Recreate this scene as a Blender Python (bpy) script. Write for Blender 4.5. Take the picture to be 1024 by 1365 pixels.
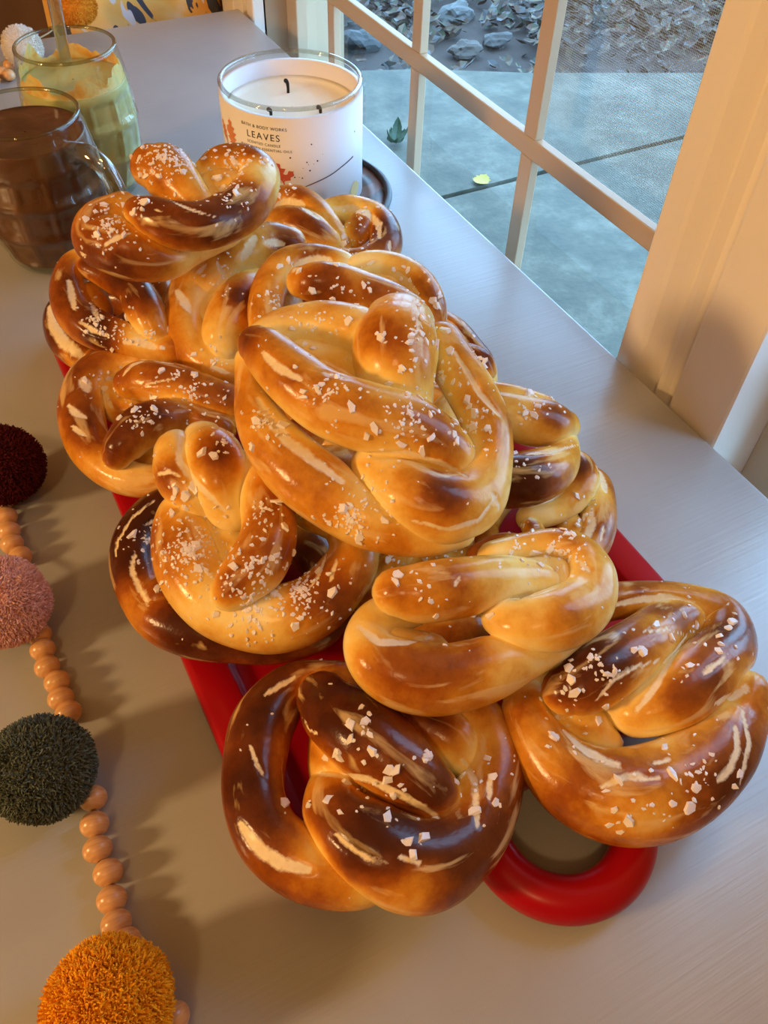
import bpy, bmesh, math, random
import numpy as np
from mathutils import Vector, Matrix, noise
from mathutils.bvhtree import BVHTree

# ------------------------------------------------------------------ scene reset
for o in list(bpy.data.objects):
    bpy.data.objects.remove(o, do_unlink=True)
SC = bpy.context.scene
COL = SC.collection
PI = math.pi
random.seed(7)
np.random.seed(7)

# ------------------------------------------------------------------ camera (table top is z = 0)
W_PX, H_PX, F_PX = 1024, 1365, 1102.0
CX, CY = 512.0, 682.5
CAM_H = 0.3433
R = np.array([[0.88496324, 0.33785254, -0.32046175],
              [-0.4648423, 0.68172953, -0.56494821],
              [0.02759905, 0.64892257, 0.76035372]])
cam_d = bpy.data.cameras.new('camera')
cam = bpy.data.objects.new('camera', cam_d)
COL.objects.link(cam)
m4 = Matrix.Identity(4)
for i in range(3):
    for j in range(3):
        m4[i][j] = R[i, j]
m4.translation = Vector((0, 0, CAM_H))
cam.matrix_world = m4
cam_d.sensor_fit = 'VERTICAL'
cam_d.sensor_height = 24.0
cam_d.lens = 24.0 * F_PX / H_PX
cam_d.clip_start = 0.01
cam_d.clip_end = 200
SC.camera = cam

# ------------------------------------------------------------------ world, lights, exposure
world = bpy.data.worlds.new('world')
SC.world = world
world.use_nodes = True
bgn = world.node_tree.nodes['Background']
bgn.inputs[0].default_value = (0.41, 0.76, 1.24, 1)
bgn.inputs[1].default_value = 8.2

SC.view_settings.view_transform = 'Standard'
SC.view_settings.look = 'None'
SC.view_settings.gamma = 1.0
SC.view_settings.use_curve_mapping = False
SC.view_settings.exposure = 0.0

def point_light(name, loc, power, color, size):
    l = bpy.data.lights.new(name, 'POINT')
    l.energy = power
    l.color = color
    l.shadow_soft_size = size
    o = bpy.data.objects.new(name, l)
    o.location = loc
    COL.objects.link(o)
    return o

WARM = (1.0, 0.61, 0.26)
point_light('pendant_light', (-1.2, 0.25, 0.58), 54, WARM, 0.09)
point_light('ceiling_light', (-0.6, -0.6, 1.35), 15, WARM, 0.08)

# ------------------------------------------------------------------ pixel -> place helpers
O_CAM = np.array([0, 0, CAM_H])

def ray(px, py):
    v = R @ np.array([px - CX, -(py - CY), -F_PX])
    return v / np.linalg.norm(v)

def at(px, py, z=0.0):
    r = ray(px, py)
    return O_CAM + r * ((z - CAM_H) / r[2])

def depth_of(p):
    return -(R.T @ (np.asarray(p) - O_CAM))[2]

def on_plane(px, py, p0, n):
    r = ray(px, py)
    t = np.dot(np.asarray(p0) - O_CAM, n) / np.dot(r, n)
    return O_CAM + r * t

def cyl_hit(px, py, c, rad):
    r = ray(px, py)
    a = r[0]**2 + r[1]**2
    b = 2 * (r[0] * (-c[0]) + r[1] * (-c[1]))
    k = c[0]**2 + c[1]**2 - rad**2
    t = (-b - math.sqrt(max(b * b - 4 * a * k, 0))) / (2 * a)
    p = O_CAM + r * t
    return math.atan2(p[1] - c[1], p[0] - c[0]), p[2]

# ------------------------------------------------------------------ material helpers
def new_mat(name):
    m = bpy.data.materials.new(name)
    m.use_nodes = True
    nt = m.node_tree
    b = nt.nodes['Principled BSDF']
    return m, nt, b

def N(nt, t, **kw):
    n = nt.nodes.new(t)
    for k, v in kw.items():
        setattr(n, k, v)
    return n

def simple(name, col, rough=0.5, metal=0.0, bump=0.0, bscale=80, var=0.0, coat=0.0, spec=None):
    m, nt, b = new_mat(name)
    b.inputs['Base Color'].default_value = (*col, 1)
    b.inputs['Roughness'].default_value = rough
    b.inputs['Metallic'].default_value = metal
    b.inputs['Coat Weight'].default_value = coat
    if spec is not None:
        b.inputs['Specular IOR Level'].default_value = spec
    tc = N(nt, 'ShaderNodeTexCoord')
    if bump or var:
        no = N(nt, 'ShaderNodeTexNoise')
        no.inputs['Scale'].default_value = bscale
        no.inputs['Detail'].default_value = 4
        nt.links.new(tc.outputs['Object'], no.inputs['Vector'])
        if bump:
            bp = N(nt, 'ShaderNodeBump')
            bp.inputs['Strength'].default_value = bump
            bp.inputs['Distance'].default_value = 0.002
            nt.links.new(no.outputs['Fac'], bp.inputs['Height'])
            nt.links.new(bp.outputs['Normal'], b.inputs['Normal'])
        if var:
            mx = N(nt, 'ShaderNodeMix', data_type='RGBA')
            mx.inputs['A'].default_value = (*[c * (1 - var) for c in col], 1)
            mx.inputs['B'].default_value = (*[min(1, c * (1 + var)) for c in col], 1)
            nt.links.new(no.outputs['Fac'], mx.inputs['Factor'])
            nt.links.new(mx.outputs['Result'], b.inputs['Base Color'])
    return m

def ramp(nt, stops, fac):
    r = N(nt, 'ShaderNodeValToRGB')
    el = r.color_ramp.elements
    while len(el) < len(stops):
        el.new(0.5)
    for e, (p, c) in zip(el, stops):
        e.position = p
        e.color = (*c, 1)
    nt.links.new(fac, r.inputs['Fac'])
    return r

def thin_glass(name, tint=(1, 1, 1), ior=1.45, rough=0.02, boost=1.0):
    m = bpy.data.materials.new(name)
    m.use_nodes = True
    nt = m.node_tree
    nt.nodes.clear()
    out = N(nt, 'ShaderNodeOutputMaterial')
    tr = N(nt, 'ShaderNodeBsdfTransparent')
    tr.inputs[0].default_value = (*tint, 1)
    gl = N(nt, 'ShaderNodeBsdfGlossy')
    gl.inputs['Roughness'].default_value = rough
    f0 = ((ior - 1) / (ior + 1)) ** 2
    lw = N(nt, 'ShaderNodeLayerWeight')
    lw.inputs['Blend'].default_value = 0.5
    pw = N(nt, 'ShaderNodeMath', operation='POWER')
    pw.inputs[1].default_value = 5.0
    nt.links.new(lw.outputs['Facing'], pw.inputs[0])
    fr = N(nt, 'ShaderNodeMath', operation='MULTIPLY_ADD')
    fr.inputs[1].default_value = 1 - f0
    fr.inputs[2].default_value = f0
    nt.links.new(pw.outputs[0], fr.inputs[0])
    mu = N(nt, 'ShaderNodeMath', operation='MULTIPLY', use_clamp=True)
    mu.inputs[1].default_value = boost
    mix = N(nt, 'ShaderNodeMixShader')
    nt.links.new(fr.outputs[0], mu.inputs[0])
    nt.links.new(mu.outputs[0], mix.inputs[0])
    nt.links.new(tr.outputs[0], mix.inputs[1])
    nt.links.new(gl.outputs[0], mix.inputs[2])
    nt.links.new(mix.outputs[0], out.inputs[0])
    return m

# ------------------------------------------------------------------ mesh helpers
def link(name, me, mat=None, parent=None, loc=None):
    o = bpy.data.objects.new(name, me)
    if mat is not None and me is not None and not me.materials:
        me.materials.append(mat)
    COL.objects.link(o)
    if loc is not None:
        o.location = loc
    if parent is not None:
        o.parent = parent
    return o

def tag(o, label=None, cat=None, group=None, kind=None):
    if label: o['label'] = label
    if cat: o['category'] = cat
    if group: o['group'] = group
    if kind: o['kind'] = kind
    return o

def empty(name, loc=(0, 0, 0)):
    o = bpy.data.objects.new(name, None)
    o.empty_display_size = 0.02
    o.location = loc
    COL.objects.link(o)
    return o

def from_arrays(name, verts, faces, smooth=True):
    me = bpy.data.meshes.new(name)
    me.from_pydata([tuple(map(float, v)) for v in verts], [], faces)
    if smooth:
        me.polygons.foreach_set('use_smooth', [True] * len(me.polygons))
    me.update()
    return me

def fix_normals(me):
    bm = bmesh.new(); bm.from_mesh(me)
    bmesh.ops.recalc_face_normals(bm, faces=bm.faces)
    bm.to_mesh(me); bm.free()
    return me

def box_mesh(name, lo, hi, bev=0.0, seg=2):
    bm = bmesh.new()
    bmesh.ops.create_cube(bm, size=1.0)
    lo = Vector(lo); hi = Vector(hi)
    for v in bm.verts:
        v.co = Vector((lo[i] + (v.co[i] + 0.5) * (hi[i] - lo[i]) for i in range(3)))
    if bev:
        bmesh.ops.bevel(bm, geom=list(bm.edges), offset=bev, segments=seg, affect='EDGES', profile=0.5)
    me = bpy.data.meshes.new(name)
    bm.to_mesh(me); bm.free()
    return me

def lathe(name, prof, seg=64, smooth=True, mod=None, close=False):
    """prof: list of (r, z). mod(theta, i, r, z) -> r"""
    verts = []; faces = []
    n = len(prof)
    for i, (r, z) in enumerate(prof):
        for k in range(seg):
            t = 2 * PI * k / seg
            rr = mod(t, i, r, z) if mod else r
            verts.append((rr * math.cos(t), rr * math.sin(t), z))
    for i in range(n - 1 if not close else n):
        j = (i + 1) % n
        for k in range(seg):
            k2 = (k + 1) % seg
            faces.append((i * seg + k, i * seg + k2, j * seg + k2, j * seg + k))
    return from_arrays(name, verts, faces, smooth)

def catmull(pts, step):
    P = np.array(pts, float)
    P = np.vstack([2 * P[0] - P[1], P, 2 * P[-1] - P[-2]])
    out = []
    for i in range(1, len(P) - 2):
        L = np.linalg.norm(P[i + 1][:3] - P[i][:3])
        n = max(2, int(math.ceil(L / step)))
        for k in range(n):
            t = k / n
            a, b, c, d = P[i - 1], P[i], P[i + 1], P[i + 2]
            out.append(0.5 * ((2 * b) + (-a + c) * t + (2 * a - 5 * b + 4 * c - d) * t * t + (-a + 3 * b - 3 * c + d) * t**3))
    out.append(P[-2])
    return np.array(out)

def tube_arrays(path, radii, sides=20, caps=True, up=(0, 0, 1), flat=1.0, voff=0):
    """closed tube with rounded caps; returns verts, faces"""
    path = np.asarray(path, float); radii = np.asarray(radii, float)
    n = len(path)
    T = np.gradient(path, axis=0)
    T /= np.linalg.norm(T, axis=1)[:, None] + 1e-12
    rings = []
    pts = [(path[i], radii[i], T[i]) for i in range(n)]
    if caps:
        pre, post = [], []
        for a in (80, 60, 40, 20):
            s, c = math.sin(math.radians(a)), math.cos(math.radians(a))
            pre.append((path[0] - T[0] * radii[0] * s, radii[0] * c, T[0]))
        for a in (20, 40, 60, 80):
            s, c = math.sin(math.radians(a)), math.cos(math.radians(a))
            post.append((path[-1] + T[-1] * radii[-1] * s, radii[-1] * c, T[-1]))
        pts = pre + pts + post
    verts = []; faces = []
    upv = np.array(up, float)
    ref = None
    for (p, r, t) in pts:
        if ref is None:
            b = np.cross(t, upv)
            if np.linalg.norm(b) < 1e-3:
                b = np.cross(t, np.array([1.0, 0, 0]))
        else:
            b = ref - t * np.dot(ref, t)
        b /= np.linalg.norm(b)
        ref = b
        u = np.cross(b, t)
        for k in range(sides):
            a = 2 * PI * k / sides
            verts.append(p + r * (math.cos(a) * b + math.sin(a) * u * flat))
    m = len(pts)
    for i in range(m - 1):
        for k in range(sides):
            k2 = (k + 1) % sides
            faces.append((voff + i * sides + k, voff + i * sides + k2, voff + (i + 1) * sides + k2, voff + (i + 1) * sides + k))
    faces.append(tuple(voff + k for k in range(sides))[::-1])
    faces.append(tuple(voff + (m - 1) * sides + k for k in range(sides)))
    return verts, faces

def tube_mesh(name, pts, r, sides=16, step=0.004, flat=1.0):
    pp = catmull([(*p, rr) for p, rr in zip(pts, r if hasattr(r, '__len__') else [r] * len(pts))], step)
    v, f = tube_arrays(pp[:, :3], pp[:, 3], sides, flat=flat)
    return fix_normals(from_arrays(name, v, f))

# ------------------------------------------------------------------ materials
def mat_pretzel():
    m, nt, b = new_mat('pretzel_crust')
    tc = N(nt, 'ShaderNodeTexCoord')
    ab = N(nt, 'ShaderNodeAttribute', attribute_name='bake')
    asp = N(nt, 'ShaderNodeAttribute', attribute_name='split')
    n1 = N(nt, 'ShaderNodeTexNoise'); n1.inputs['Scale'].default_value = 70; n1.inputs['Detail'].default_value = 6; n1.inputs['Roughness'].default_value = 0.62
    n2 = N(nt, 'ShaderNodeTexNoise'); n2.inputs['Scale'].default_value = 420; n2.inputs['Detail'].default_value = 3
    n3 = N(nt, 'ShaderNodeTexNoise'); n3.inputs['Scale'].default_value = 120; n3.inputs['Detail'].default_value = 6; n3.inputs['Distortion'].default_value = 0.5
    ar = N(nt, 'ShaderNodeAttribute', attribute_name='rope')
    mp = N(nt, 'ShaderNodeMapping'); mp.inputs['Scale'].default_value = (0.34, 1.0, 1.0); mp.inputs['Rotation'].default_value = (0, 0, 0.32)
    nt.links.new(ar.outputs['Vector'], mp.inputs[0])
    for n in (n1, n2): nt.links.new(tc.outputs['Object'], n.inputs['Vector'])
    nt.links.new(mp.outputs[0], n3.inputs['Vector'])
    n4 = N(nt, 'ShaderNodeTexNoise'); n4.inputs['Scale'].default_value = 210; n4.inputs['Detail'].default_value = 5; n4.inputs['Roughness'].default_value = 0.7
    nt.links.new(tc.outputs['Object'], n4.inputs['Vector'])
    a1 = N(nt, 'ShaderNodeMath', operation='MULTIPLY_ADD'); a1.inputs[1].default_value = 0.62
    nt.links.new(n1.outputs['Fac'], a1.inputs[0]); nt.links.new(ab.outputs['Fac'], a1.inputs[2])
    s1 = N(nt, 'ShaderNodeMath', operation='SUBTRACT'); s1.inputs[1].default_value = 0.31
    nt.links.new(a1.outputs[0], s1.inputs[0])
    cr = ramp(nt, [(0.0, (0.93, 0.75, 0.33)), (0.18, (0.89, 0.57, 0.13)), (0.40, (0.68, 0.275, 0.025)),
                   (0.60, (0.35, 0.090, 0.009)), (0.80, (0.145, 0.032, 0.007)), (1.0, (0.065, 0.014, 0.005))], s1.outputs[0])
    # fine pale flecks of torn skin
    fl = ramp(nt, [(0.575, (0, 0, 0)), (0.67, (1, 1, 1))], n3.outputs['Fac'])
    flm = N(nt, 'ShaderNodeMath', operation='MULTIPLY'); flm.inputs[1].default_value = 0.62
    nt.links.new(fl.outputs[0], flm.inputs[0])
    mx0 = N(nt, 'ShaderNodeMix', data_type='RGBA'); mx0.inputs['B'].default_value = (0.84, 0.58, 0.24, 1)
    nt.links.new(flm.outputs[0], mx0.inputs['Factor']); nt.links.new(cr.outputs[0], mx0.inputs['A'])
    # splits
    sn = N(nt, 'ShaderNodeMath', operation='MULTIPLY_ADD'); sn.inputs[1].default_value = 1.3; sn.inputs[2].default_value = -0.70
    nt.links.new(n4.outputs['Fac'], sn.inputs[0])
    sa = N(nt, 'ShaderNodeMath', operation='ADD'); nt.links.new(sn.outputs[0], sa.inputs[0]); nt.links.new(asp.outputs['Fac'], sa.inputs[1])
    sr = ramp(nt, [(0.30, (0, 0, 0)), (0.75, (1, 1, 1))], sa.outputs[0])
    cs = N(nt, 'ShaderNodeMix', data_type='RGBA'); cs.inputs['A'].default_value = (0.80, 0.60, 0.30, 1); cs.inputs['B'].default_value = (0.93, 0.82, 0.60, 1)
    nt.links.new(n2.outputs['Fac'], cs.inputs['Factor'])
    mx = N(nt, 'ShaderNodeMix', data_type='RGBA')
    nt.links.new(sr.outputs[0], mx.inputs['Factor']); nt.links.new(mx0.outputs['Result'], mx.inputs['A']); nt.links.new(cs.outputs['Result'], mx.inputs['B'])
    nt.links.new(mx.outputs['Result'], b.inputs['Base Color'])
    rr = N(nt, 'ShaderNodeMapRange'); rr.inputs['To Min'].default_value = 0.22; rr.inputs['To Max'].default_value = 0.7
    nt.links.new(sr.outputs[0], rr.inputs['Value']); nt.links.new(rr.outputs[0], b.inputs['Roughness'])
    b.inputs['Specular IOR Level'].default_value = 0.24
    b.inputs['Coat Weight'].default_value = 0.05
    b.inputs['Coat Roughness'].default_value = 0.15
    hb = N(nt, 'ShaderNodeMath', operation='MULTIPLY_ADD'); hb.inputs[1].default_value = 0.25
    nt.links.new(n2.outputs['Fac'], hb.inputs[0]); nt.links.new(n1.outputs['Fac'], hb.inputs[2])
    bp = N(nt, 'ShaderNodeBump'); bp.inputs['Strength'].default_value = 0.35; bp.inputs['Distance'].default_value = 0.0012
    nt.links.new(hb.outputs[0], bp.inputs['Height']); nt.links.new(bp.outputs[0], b.inputs['Normal'])
    return m

M = {}
M['pretzel'] = mat_pretzel()
def mat_salt():
    m, nt, b = new_mat('salt_crystal')
    b.inputs['Base Color'].default_value = (0.98, 0.92, 0.90, 1)
    b.inputs['Roughness'].default_value = 0.35
    b.inputs['Transmission Weight'].default_value = 0.12
    b.inputs['IOR'].default_value = 1.3
    return m
M['salt'] = mat_salt()

def mat_table():
    m, nt, b = new_mat('grey_satin_paint')
    tc = N(nt, 'ShaderNodeTexCoord')
    mp = N(nt, 'ShaderNodeMapping'); mp.inputs['Scale'].default_value = (6, 160, 1); mp.inputs['Rotation'].default_value = (0, 0, 0.15)
    nt.links.new(tc.outputs['Object'], mp.inputs[0])
    n1 = N(nt, 'ShaderNodeTexNoise'); n1.inputs['Scale'].default_value = 3.0; n1.inputs['Detail'].default_value = 4
    nt.links.new(mp.outputs[0], n1.inputs['Vector'])
    n2 = N(nt, 'ShaderNodeTexNoise'); n2.inputs['Scale'].default_value = 14; n2.inputs['Detail'].default_value = 3
    nt.links.new(tc.outputs['Object'], n2.inputs['Vector'])
    cr = ramp(nt, [(0.3, (0.36, 0.37, 0.365)), (0.7, (0.41, 0.42, 0.41))], n2.outputs['Fac'])
    nt.links.new(cr.outputs[0], b.inputs['Base Color'])
    b.inputs['Roughness'].default_value = 0.33
    b.inputs['Specular IOR Level'].default_value = 0.8
    b.inputs['Coat Weight'].default_value = 0.3
    b.inputs['Coat Roughness'].default_value = 0.22
    bp = N(nt, 'ShaderNodeBump'); bp.inputs['Strength'].default_value = 0.22; bp.inputs['Distance'].default_value = 0.0007
    nt.links.new(n1.outputs['Fac'], bp.inputs['Height']); nt.links.new(bp.outputs[0], b.inputs['Normal'])
    return m
M['table'] = mat_table()
M['white_paint'] = simple('white_trim_paint', (0.84, 0.77, 0.67), 0.42, bump=0.03, bscale=40)
M['sash_paint'] = simple('almond_sash_paint', (0.50, 0.37, 0.23), 0.45, bump=0.03, bscale=40)
M['wall'] = simple('cream_wall_paint', (0.40, 0.29, 0.18), 0.7, bump=0.05, bscale=120)
M['ceiling'] = simple('ceiling_paint', (0.52, 0.44, 0.34), 0.8, bump=0.03, bscale=90)
M['red'] = simple('red_glazed_board', (0.36, 0.003, 0.009), 0.28, spec=0.22)
M['pane'] = thin_glass('window_glass', (0.97, 1.0, 0.99), 1.5, 0.005, 0.9)
M['jar'] = thin_glass('jar_glass', (0.97, 0.98, 0.96), 1.5, 0.02, 1.0)
M['mug_glass'] = thin_glass('mug_glass', (0.93, 0.94, 0.88), 1.52, 0.03, 1.1)

def mat_wood(name, c1, c2, rough, scale=(1, 12, 1), s=6):
    m, nt, b = new_mat(name)
    tc = N(nt, 'ShaderNodeTexCoord')
    mp = N(nt, 'ShaderNodeMapping'); mp.inputs['Scale'].default_value = scale
    nt.links.new(tc.outputs['Object'], mp.inputs[0])
    n = N(nt, 'ShaderNodeTexNoise'); n.inputs['Scale'].default_value = s; n.inputs['Detail'].default_value = 6; n.inputs['Distortion'].default_value = 0.6
    nt.links.new(mp.outputs[0], n.inputs['Vector'])
    cr = ramp(nt, [(0.3, c1), (0.7, c2)], n.outputs['Fac'])
    nt.links.new(cr.outputs[0], b.inputs['Base Color'])
    b.inputs['Roughness'].default_value = rough
    return m
M['floor'] = mat_wood('floor_wood', (0.20, 0.10, 0.045), (0.32, 0.17, 0.08), 0.4)
M['bead'] = mat_wood('bead_wood', (0.52, 0.25, 0.09), (0.78, 0.46, 0.21), 0.28, (60, 60, 400), 1.5)
M['bench'] = mat_wood('bench_wood', (0.16, 0.09, 0.05), (0.25, 0.14, 0.08), 0.5)
M['string'] = simple('jute_string', (0.45, 0.32, 0.18), 0.9)
M['wick'] = simple('charred_wick', (0.012, 0.010, 0.010), 0.9)

# ------------------------------------------------------------------ outside
def mat_concrete():
    m, nt, b = new_mat('patio_concrete')
    tc = N(nt, 'ShaderNodeTexCoord')
    n1 = N(nt, 'ShaderNodeTexNoise'); n1.inputs['Scale'].default_value = 7.0; n1.inputs['Detail'].default_value = 9; n1.inputs['Roughness'].default_value = 0.72
    n2 = N(nt, 'ShaderNodeTexNoise'); n2.inputs['Scale'].default_value = 90; n2.inputs['Detail'].default_value = 3
    for n in (n1, n2): nt.links.new(tc.outputs['Object'], n.inputs['Vector'])
    cr = ramp(nt, [(0.30, (0.026, 0.029, 0.019)), (0.50, (0.064, 0.062, 0.040)), (0.70, (0.135, 0.124, 0.088))], n1.outputs['Fac'])
    nt.links.new(cr.outputs[0], b.inputs['Base Color'])
    b.inputs['Roughness'].default_value = 0.8
    bp = N(nt, 'ShaderNodeBump'); bp.inputs['Strength'].default_value = 0.3; bp.inputs['Distance'].default_value = 0.003
    nt.links.new(n2.outputs['Fac'], bp.inputs['Height']); nt.links.new(bp.outputs[0], b.inputs['Normal'])
    return m
M['concrete'] = mat_concrete()
M['soil'] = simple('garden_soil', (0.032, 0.020, 0.014), 0.95, bump=0.6, bscale=30, var=0.5)
GZ = -0.60
ground = link('ground', box_mesh('ground', (0.46, -6, GZ - 0.16), (16, 16, GZ - 0.10)), M['soil'])
tag(ground, 'dark garden soil around the concrete patio', 'ground', kind='structure')
patio = empty('patio', (0.9, 1.0, GZ))
tag(patio, 'pale grey concrete patio slabs outside the window', 'patio', kind='structure')
SOIL_Y = 1.98
joint = at(720, 230, GZ)[1]
slabs = [(-3.2, -1.5), (-1.5, 0.02), (0.02, joint)]
for (y0, y1) in slabs:
    link('concrete_slab', box_mesh('concrete_slab', (0.47 - 0.9, y0 + 0.006 - 1.0, -0.10), (6.0 - 0.9, y1 - 0.006 - 1.0, 0.0), 0.004, 1), M['concrete'], patio)

edge = [at(440, 95, GZ), at(562, 92, GZ), at(702, 97, GZ), at(932, 97, GZ)]
fe = [(0.47, edge[0][1] + 0.3)] + [(q[0], q[1]) for q in edge] + [(2.6, joint + 0.02)]
outl = [(2.6, joint + 0.006), (0.47, joint + 0.006)] + fe
bm = bmesh.new()
top = [bm.verts.new((x - 0.9, y - 1.0, 0.0)) for x, y in outl]
bot = [bm.verts.new((x - 0.9, y - 1.0, -0.10)) for x, y in outl]
bm.faces.new(top); bm.faces.new(bot[::-1])
for k in range(len(outl)):
    j = (k + 1) % len(outl)
    bm.faces.new((top[k], bot[k], bot[j], top[j]))
bmesh.ops.recalc_face_normals(bm, faces=bm.faces)
sl = bpy.data.meshes.new('concrete_slab'); bm.to_mesh(sl); bm.free()
link('concrete_slab', sl, M['concrete'], patio)
def edge_y(x):
    return float(np.interp(x, [q[0] for q in fe], [q[1] for q in fe])) if x < 2.6 else joint

def leaf_shape(n=7, w=0.36, lob=0.25, seed=0):
    """outline of a lobed leaf in the xy plane, tip at +y, unit length"""
    rnd = random.Random(seed)
    L = []
    for i in range(n * 2 + 1):
        t = i / (n * 2)
        y = t
        prof = w * math.sin(PI * min(1, t * 0.93 + 0.07)) ** 0.8
        if i % 2: prof *= (1 - lob)
        L.append((prof * (1 + rnd.uniform(-0.08, 0.08)), y))
    return L

def leaf_mesh(name, length, seed=0, curl=0.12, thick=0.0006, w=0.36, lob=0.28):
    L = leaf_shape(6, w, lob, seed)
    verts = []; faces = []
    n = len(L)
    for side in (0, 1):
        zoff = -thick / length if side else 0
        for (x, y) in L:
            zc = curl * (y - 0.5) ** 2 * 2
            verts.append((-x, y, zc + curl * x * 0.9 + zoff))
            verts.append((0, y, zc + zoff))
            verts.append((x, y, zc + curl * x * 0.6 + zoff))
    for s in (0, 1):
        b0 = s * n * 3
        for i in range(n - 1):
            for k in range(2):
                q = (b0 + i * 3 + k, b0 + i * 3 + k + 1, b0 + (i + 1) * 3 + k + 1, b0 + (i + 1) * 3 + k)
                faces.append(q if s == 0 else q[::-1])
    for i in range(n - 1):
        for k in (0, 2):
            a, c = i * 3 + k, (i + 1) * 3 + k
            faces.append((a, c, c + n * 3, a + n * 3))
    v = [(x * length, y * length, z * length) for x, y, z in verts]
    return fix_normals(from_arrays(name, v, faces, False))

# leaf litter and clods on the soil (uncountable, one object)
ROCKS = []
def litter():
    rnd = random.Random(3)
    verts = []; faces = []; cols = []
    LK = 0.62
    pal = [(0.10, 0.055, 0.03), (0.07, 0.05, 0.035), (0.13, 0.085, 0.05), (0.05, 0.045, 0.045), (0.12, 0.12, 0.12), (0.09, 0.04, 0.02), (0.18, 0.14, 0.09), (0.06, 0.07, 0.035)]
    for i in range(9000):
        x = rnd.uniform(0.55, 4.2); e0 = edge_y(x); y = e0 + 0.03 + abs(rnd.gauss(0, 1)) * 0.9
        if y < e0 + 0.40 and rnd.random() < 0.80: continue
        if any((x - a) ** 2 + (y - b) ** 2 < (c + 0.055) ** 2 for a, b, c in ROCKS): continue
        z = GZ - 0.095 + rnd.random() * 0.05
        s = rnd.uniform(0.010, 0.032)
        e = Matrix.Rotation(rnd.uniform(0, 6.28), 3, 'Z') @ Matrix.Rotation(rnd.uniform(-0.7, 0.7), 3, 'X') @ Matrix.Rotation(rnd.uniform(-0.7, 0.7), 3, 'Y')
        b0 = len(verts)
        for p in ((0, -1, 0), (0.55, -0.3, 0.15), (0.5, 0.4, 0.1), (0, 1, 0.25), (-0.5, 0.4, 0.1), (-0.55, -0.3, 0.15), (0, 0, -0.08)):
            q = e @ Vector(p) * s
            verts.append((x + q.x, y + q.y, z + q.z))
        for k in range(6):
            faces.append((b0 + k, b0 + (k + 1) % 6, b0 + 6)); cols.append(rnd.randrange(len(pal)))
    me = from_arrays('leaf_litter', verts, faces, False)
    for i, c in enumerate(pal):
        me.materials.append(simple('litter_%d' % i, tuple(LK * q for q in c), 0.85))
    me.polygons.foreach_set('material_index', cols)
    o = link('leaf_litter', me)
    tag(o, 'brown and grey fallen leaves scattered over the soil bed', 'leaf litter', kind='stuff')

def rock(px, py, size, seed, col, label):
    bm = bmesh.new()
    bmesh.ops.create_icosphere(bm, subdivisions=3, radius=1)
    for v in bm.verts:
        d = 1 + 0.45 * noise.noise(v.co * 1.3 + Vector((seed * 7.1, 0, 0))) + 0.2 * noise.noise(v.co * 3.1 + Vector((0, seed * 5.3, 0)))
        v.co = Vector((v.co.x * d * size, v.co.y * d * size * 0.8, v.co.z * d * size * 0.6))
    me = bpy.data.meshes.new('rock'); bm.to_mesh(me); bm.free()
    p = at(px, py, GZ - 0.09)
    o = link('rock', me, simple('rock_%d' % seed, col, 0.85, bump=0.4, bscale=50, var=0.25), loc=(p[0], p[1], GZ - 0.10 + size * 0.4))
    tag(o, label, 'rock', 'rocks in the soil bed')
    ROCKS.append((p[0], p[1], size * 1.2))
rock(610, 22, 0.055, 1, (0.085, 0.085, 0.08), 'pale grey rock in the leaf litter at the top of the bed')
rock(620, 72, 0.05, 2, (0.06, 0.048, 0.038), 'brownish rock at the edge of the patio concrete')
rock(478, 62, 0.06, 3, (0.035, 0.035, 0.033), 'dark grey rock behind the small window pane')
rock(660, 58, 0.045, 4, (0.05, 0.045, 0.04), 'small dull rock lying among fallen leaves on bare soil')

litter()

p = at(636, 247, GZ + 0.004)
yl = link('fallen_leaf', leaf_mesh('fallen_leaf', 0.05, 5, 0.25, w=0.42), simple('yellow_leaf', (0.33, 0.24, 0.03), 0.7), loc=(p[0], p[1], GZ + 0.003))
yl.rotation_euler = (0, 0, -1.0)
tag(yl, 'single yellow fallen leaf on the bare concrete patio', 'leaf')

weed = empty('weed_sprig', tuple(at(527, 192, GZ)))
tag(weed, 'small green weed growing on the patio close to the window', 'plant')
gm = simple('weed_green', (0.025, 0.06, 0.025), 0.6)
wl = leaf_mesh('leaf', 0.05, 2, 0.5, w=0.22, lob=0.1)
for k in range(9):
    o = link('leaf', wl, gm, weed)
    o.rotation_euler = (random.uniform(0.5, 1.1), 0, k * 0.7)
    o.scale = [random.uniform(0.7, 1.2)] * 3

# ------------------------------------------------------------------ room shell
def structure(name, me, mat, parent=None):
    o = link(name, me, mat, parent)
    if parent is None: o['kind'] = 'structure'
    return o
ZF, ZC = -0.75, 1.75
XL, YB, YF = -2.6, -2.6, 2.1
XW0, XW1 = 0.362, 0.46
structure('floor', box_mesh('floor', (XL - 0.1, YB - 0.1, ZF - 0.05), (XW1, YF + 0.1, ZF)), M['floor'])
structure('ceiling', box_mesh('ceiling', (XL - 0.1, YB - 0.1, ZC), (XW1, YF + 0.1, ZC + 0.05)), M['ceiling'])
structure('wall_left', box_mesh('wall_left', (XL - 0.1, YB, ZF), (XL, YF, ZC)), M['wall'])
structure('wall_back', box_mesh('wall_back', (XL, YB - 0.1, ZF), (XW1, YB, ZC)), M['wall'])
structure('wall_front', box_mesh('wall_front', (XL, YF, ZF), (XW1, YF + 0.1, ZC)), simple('tan_wall_paint', (0.42, 0.27, 0.14), 0.7, bump=0.05, bscale=120))
W1Y0, W1Y1 = 0.311, 0.955
W2Y0, W2Y1 = 0.025, 0.215
WZ0, WZ1 = -0.32, 0.62
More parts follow.
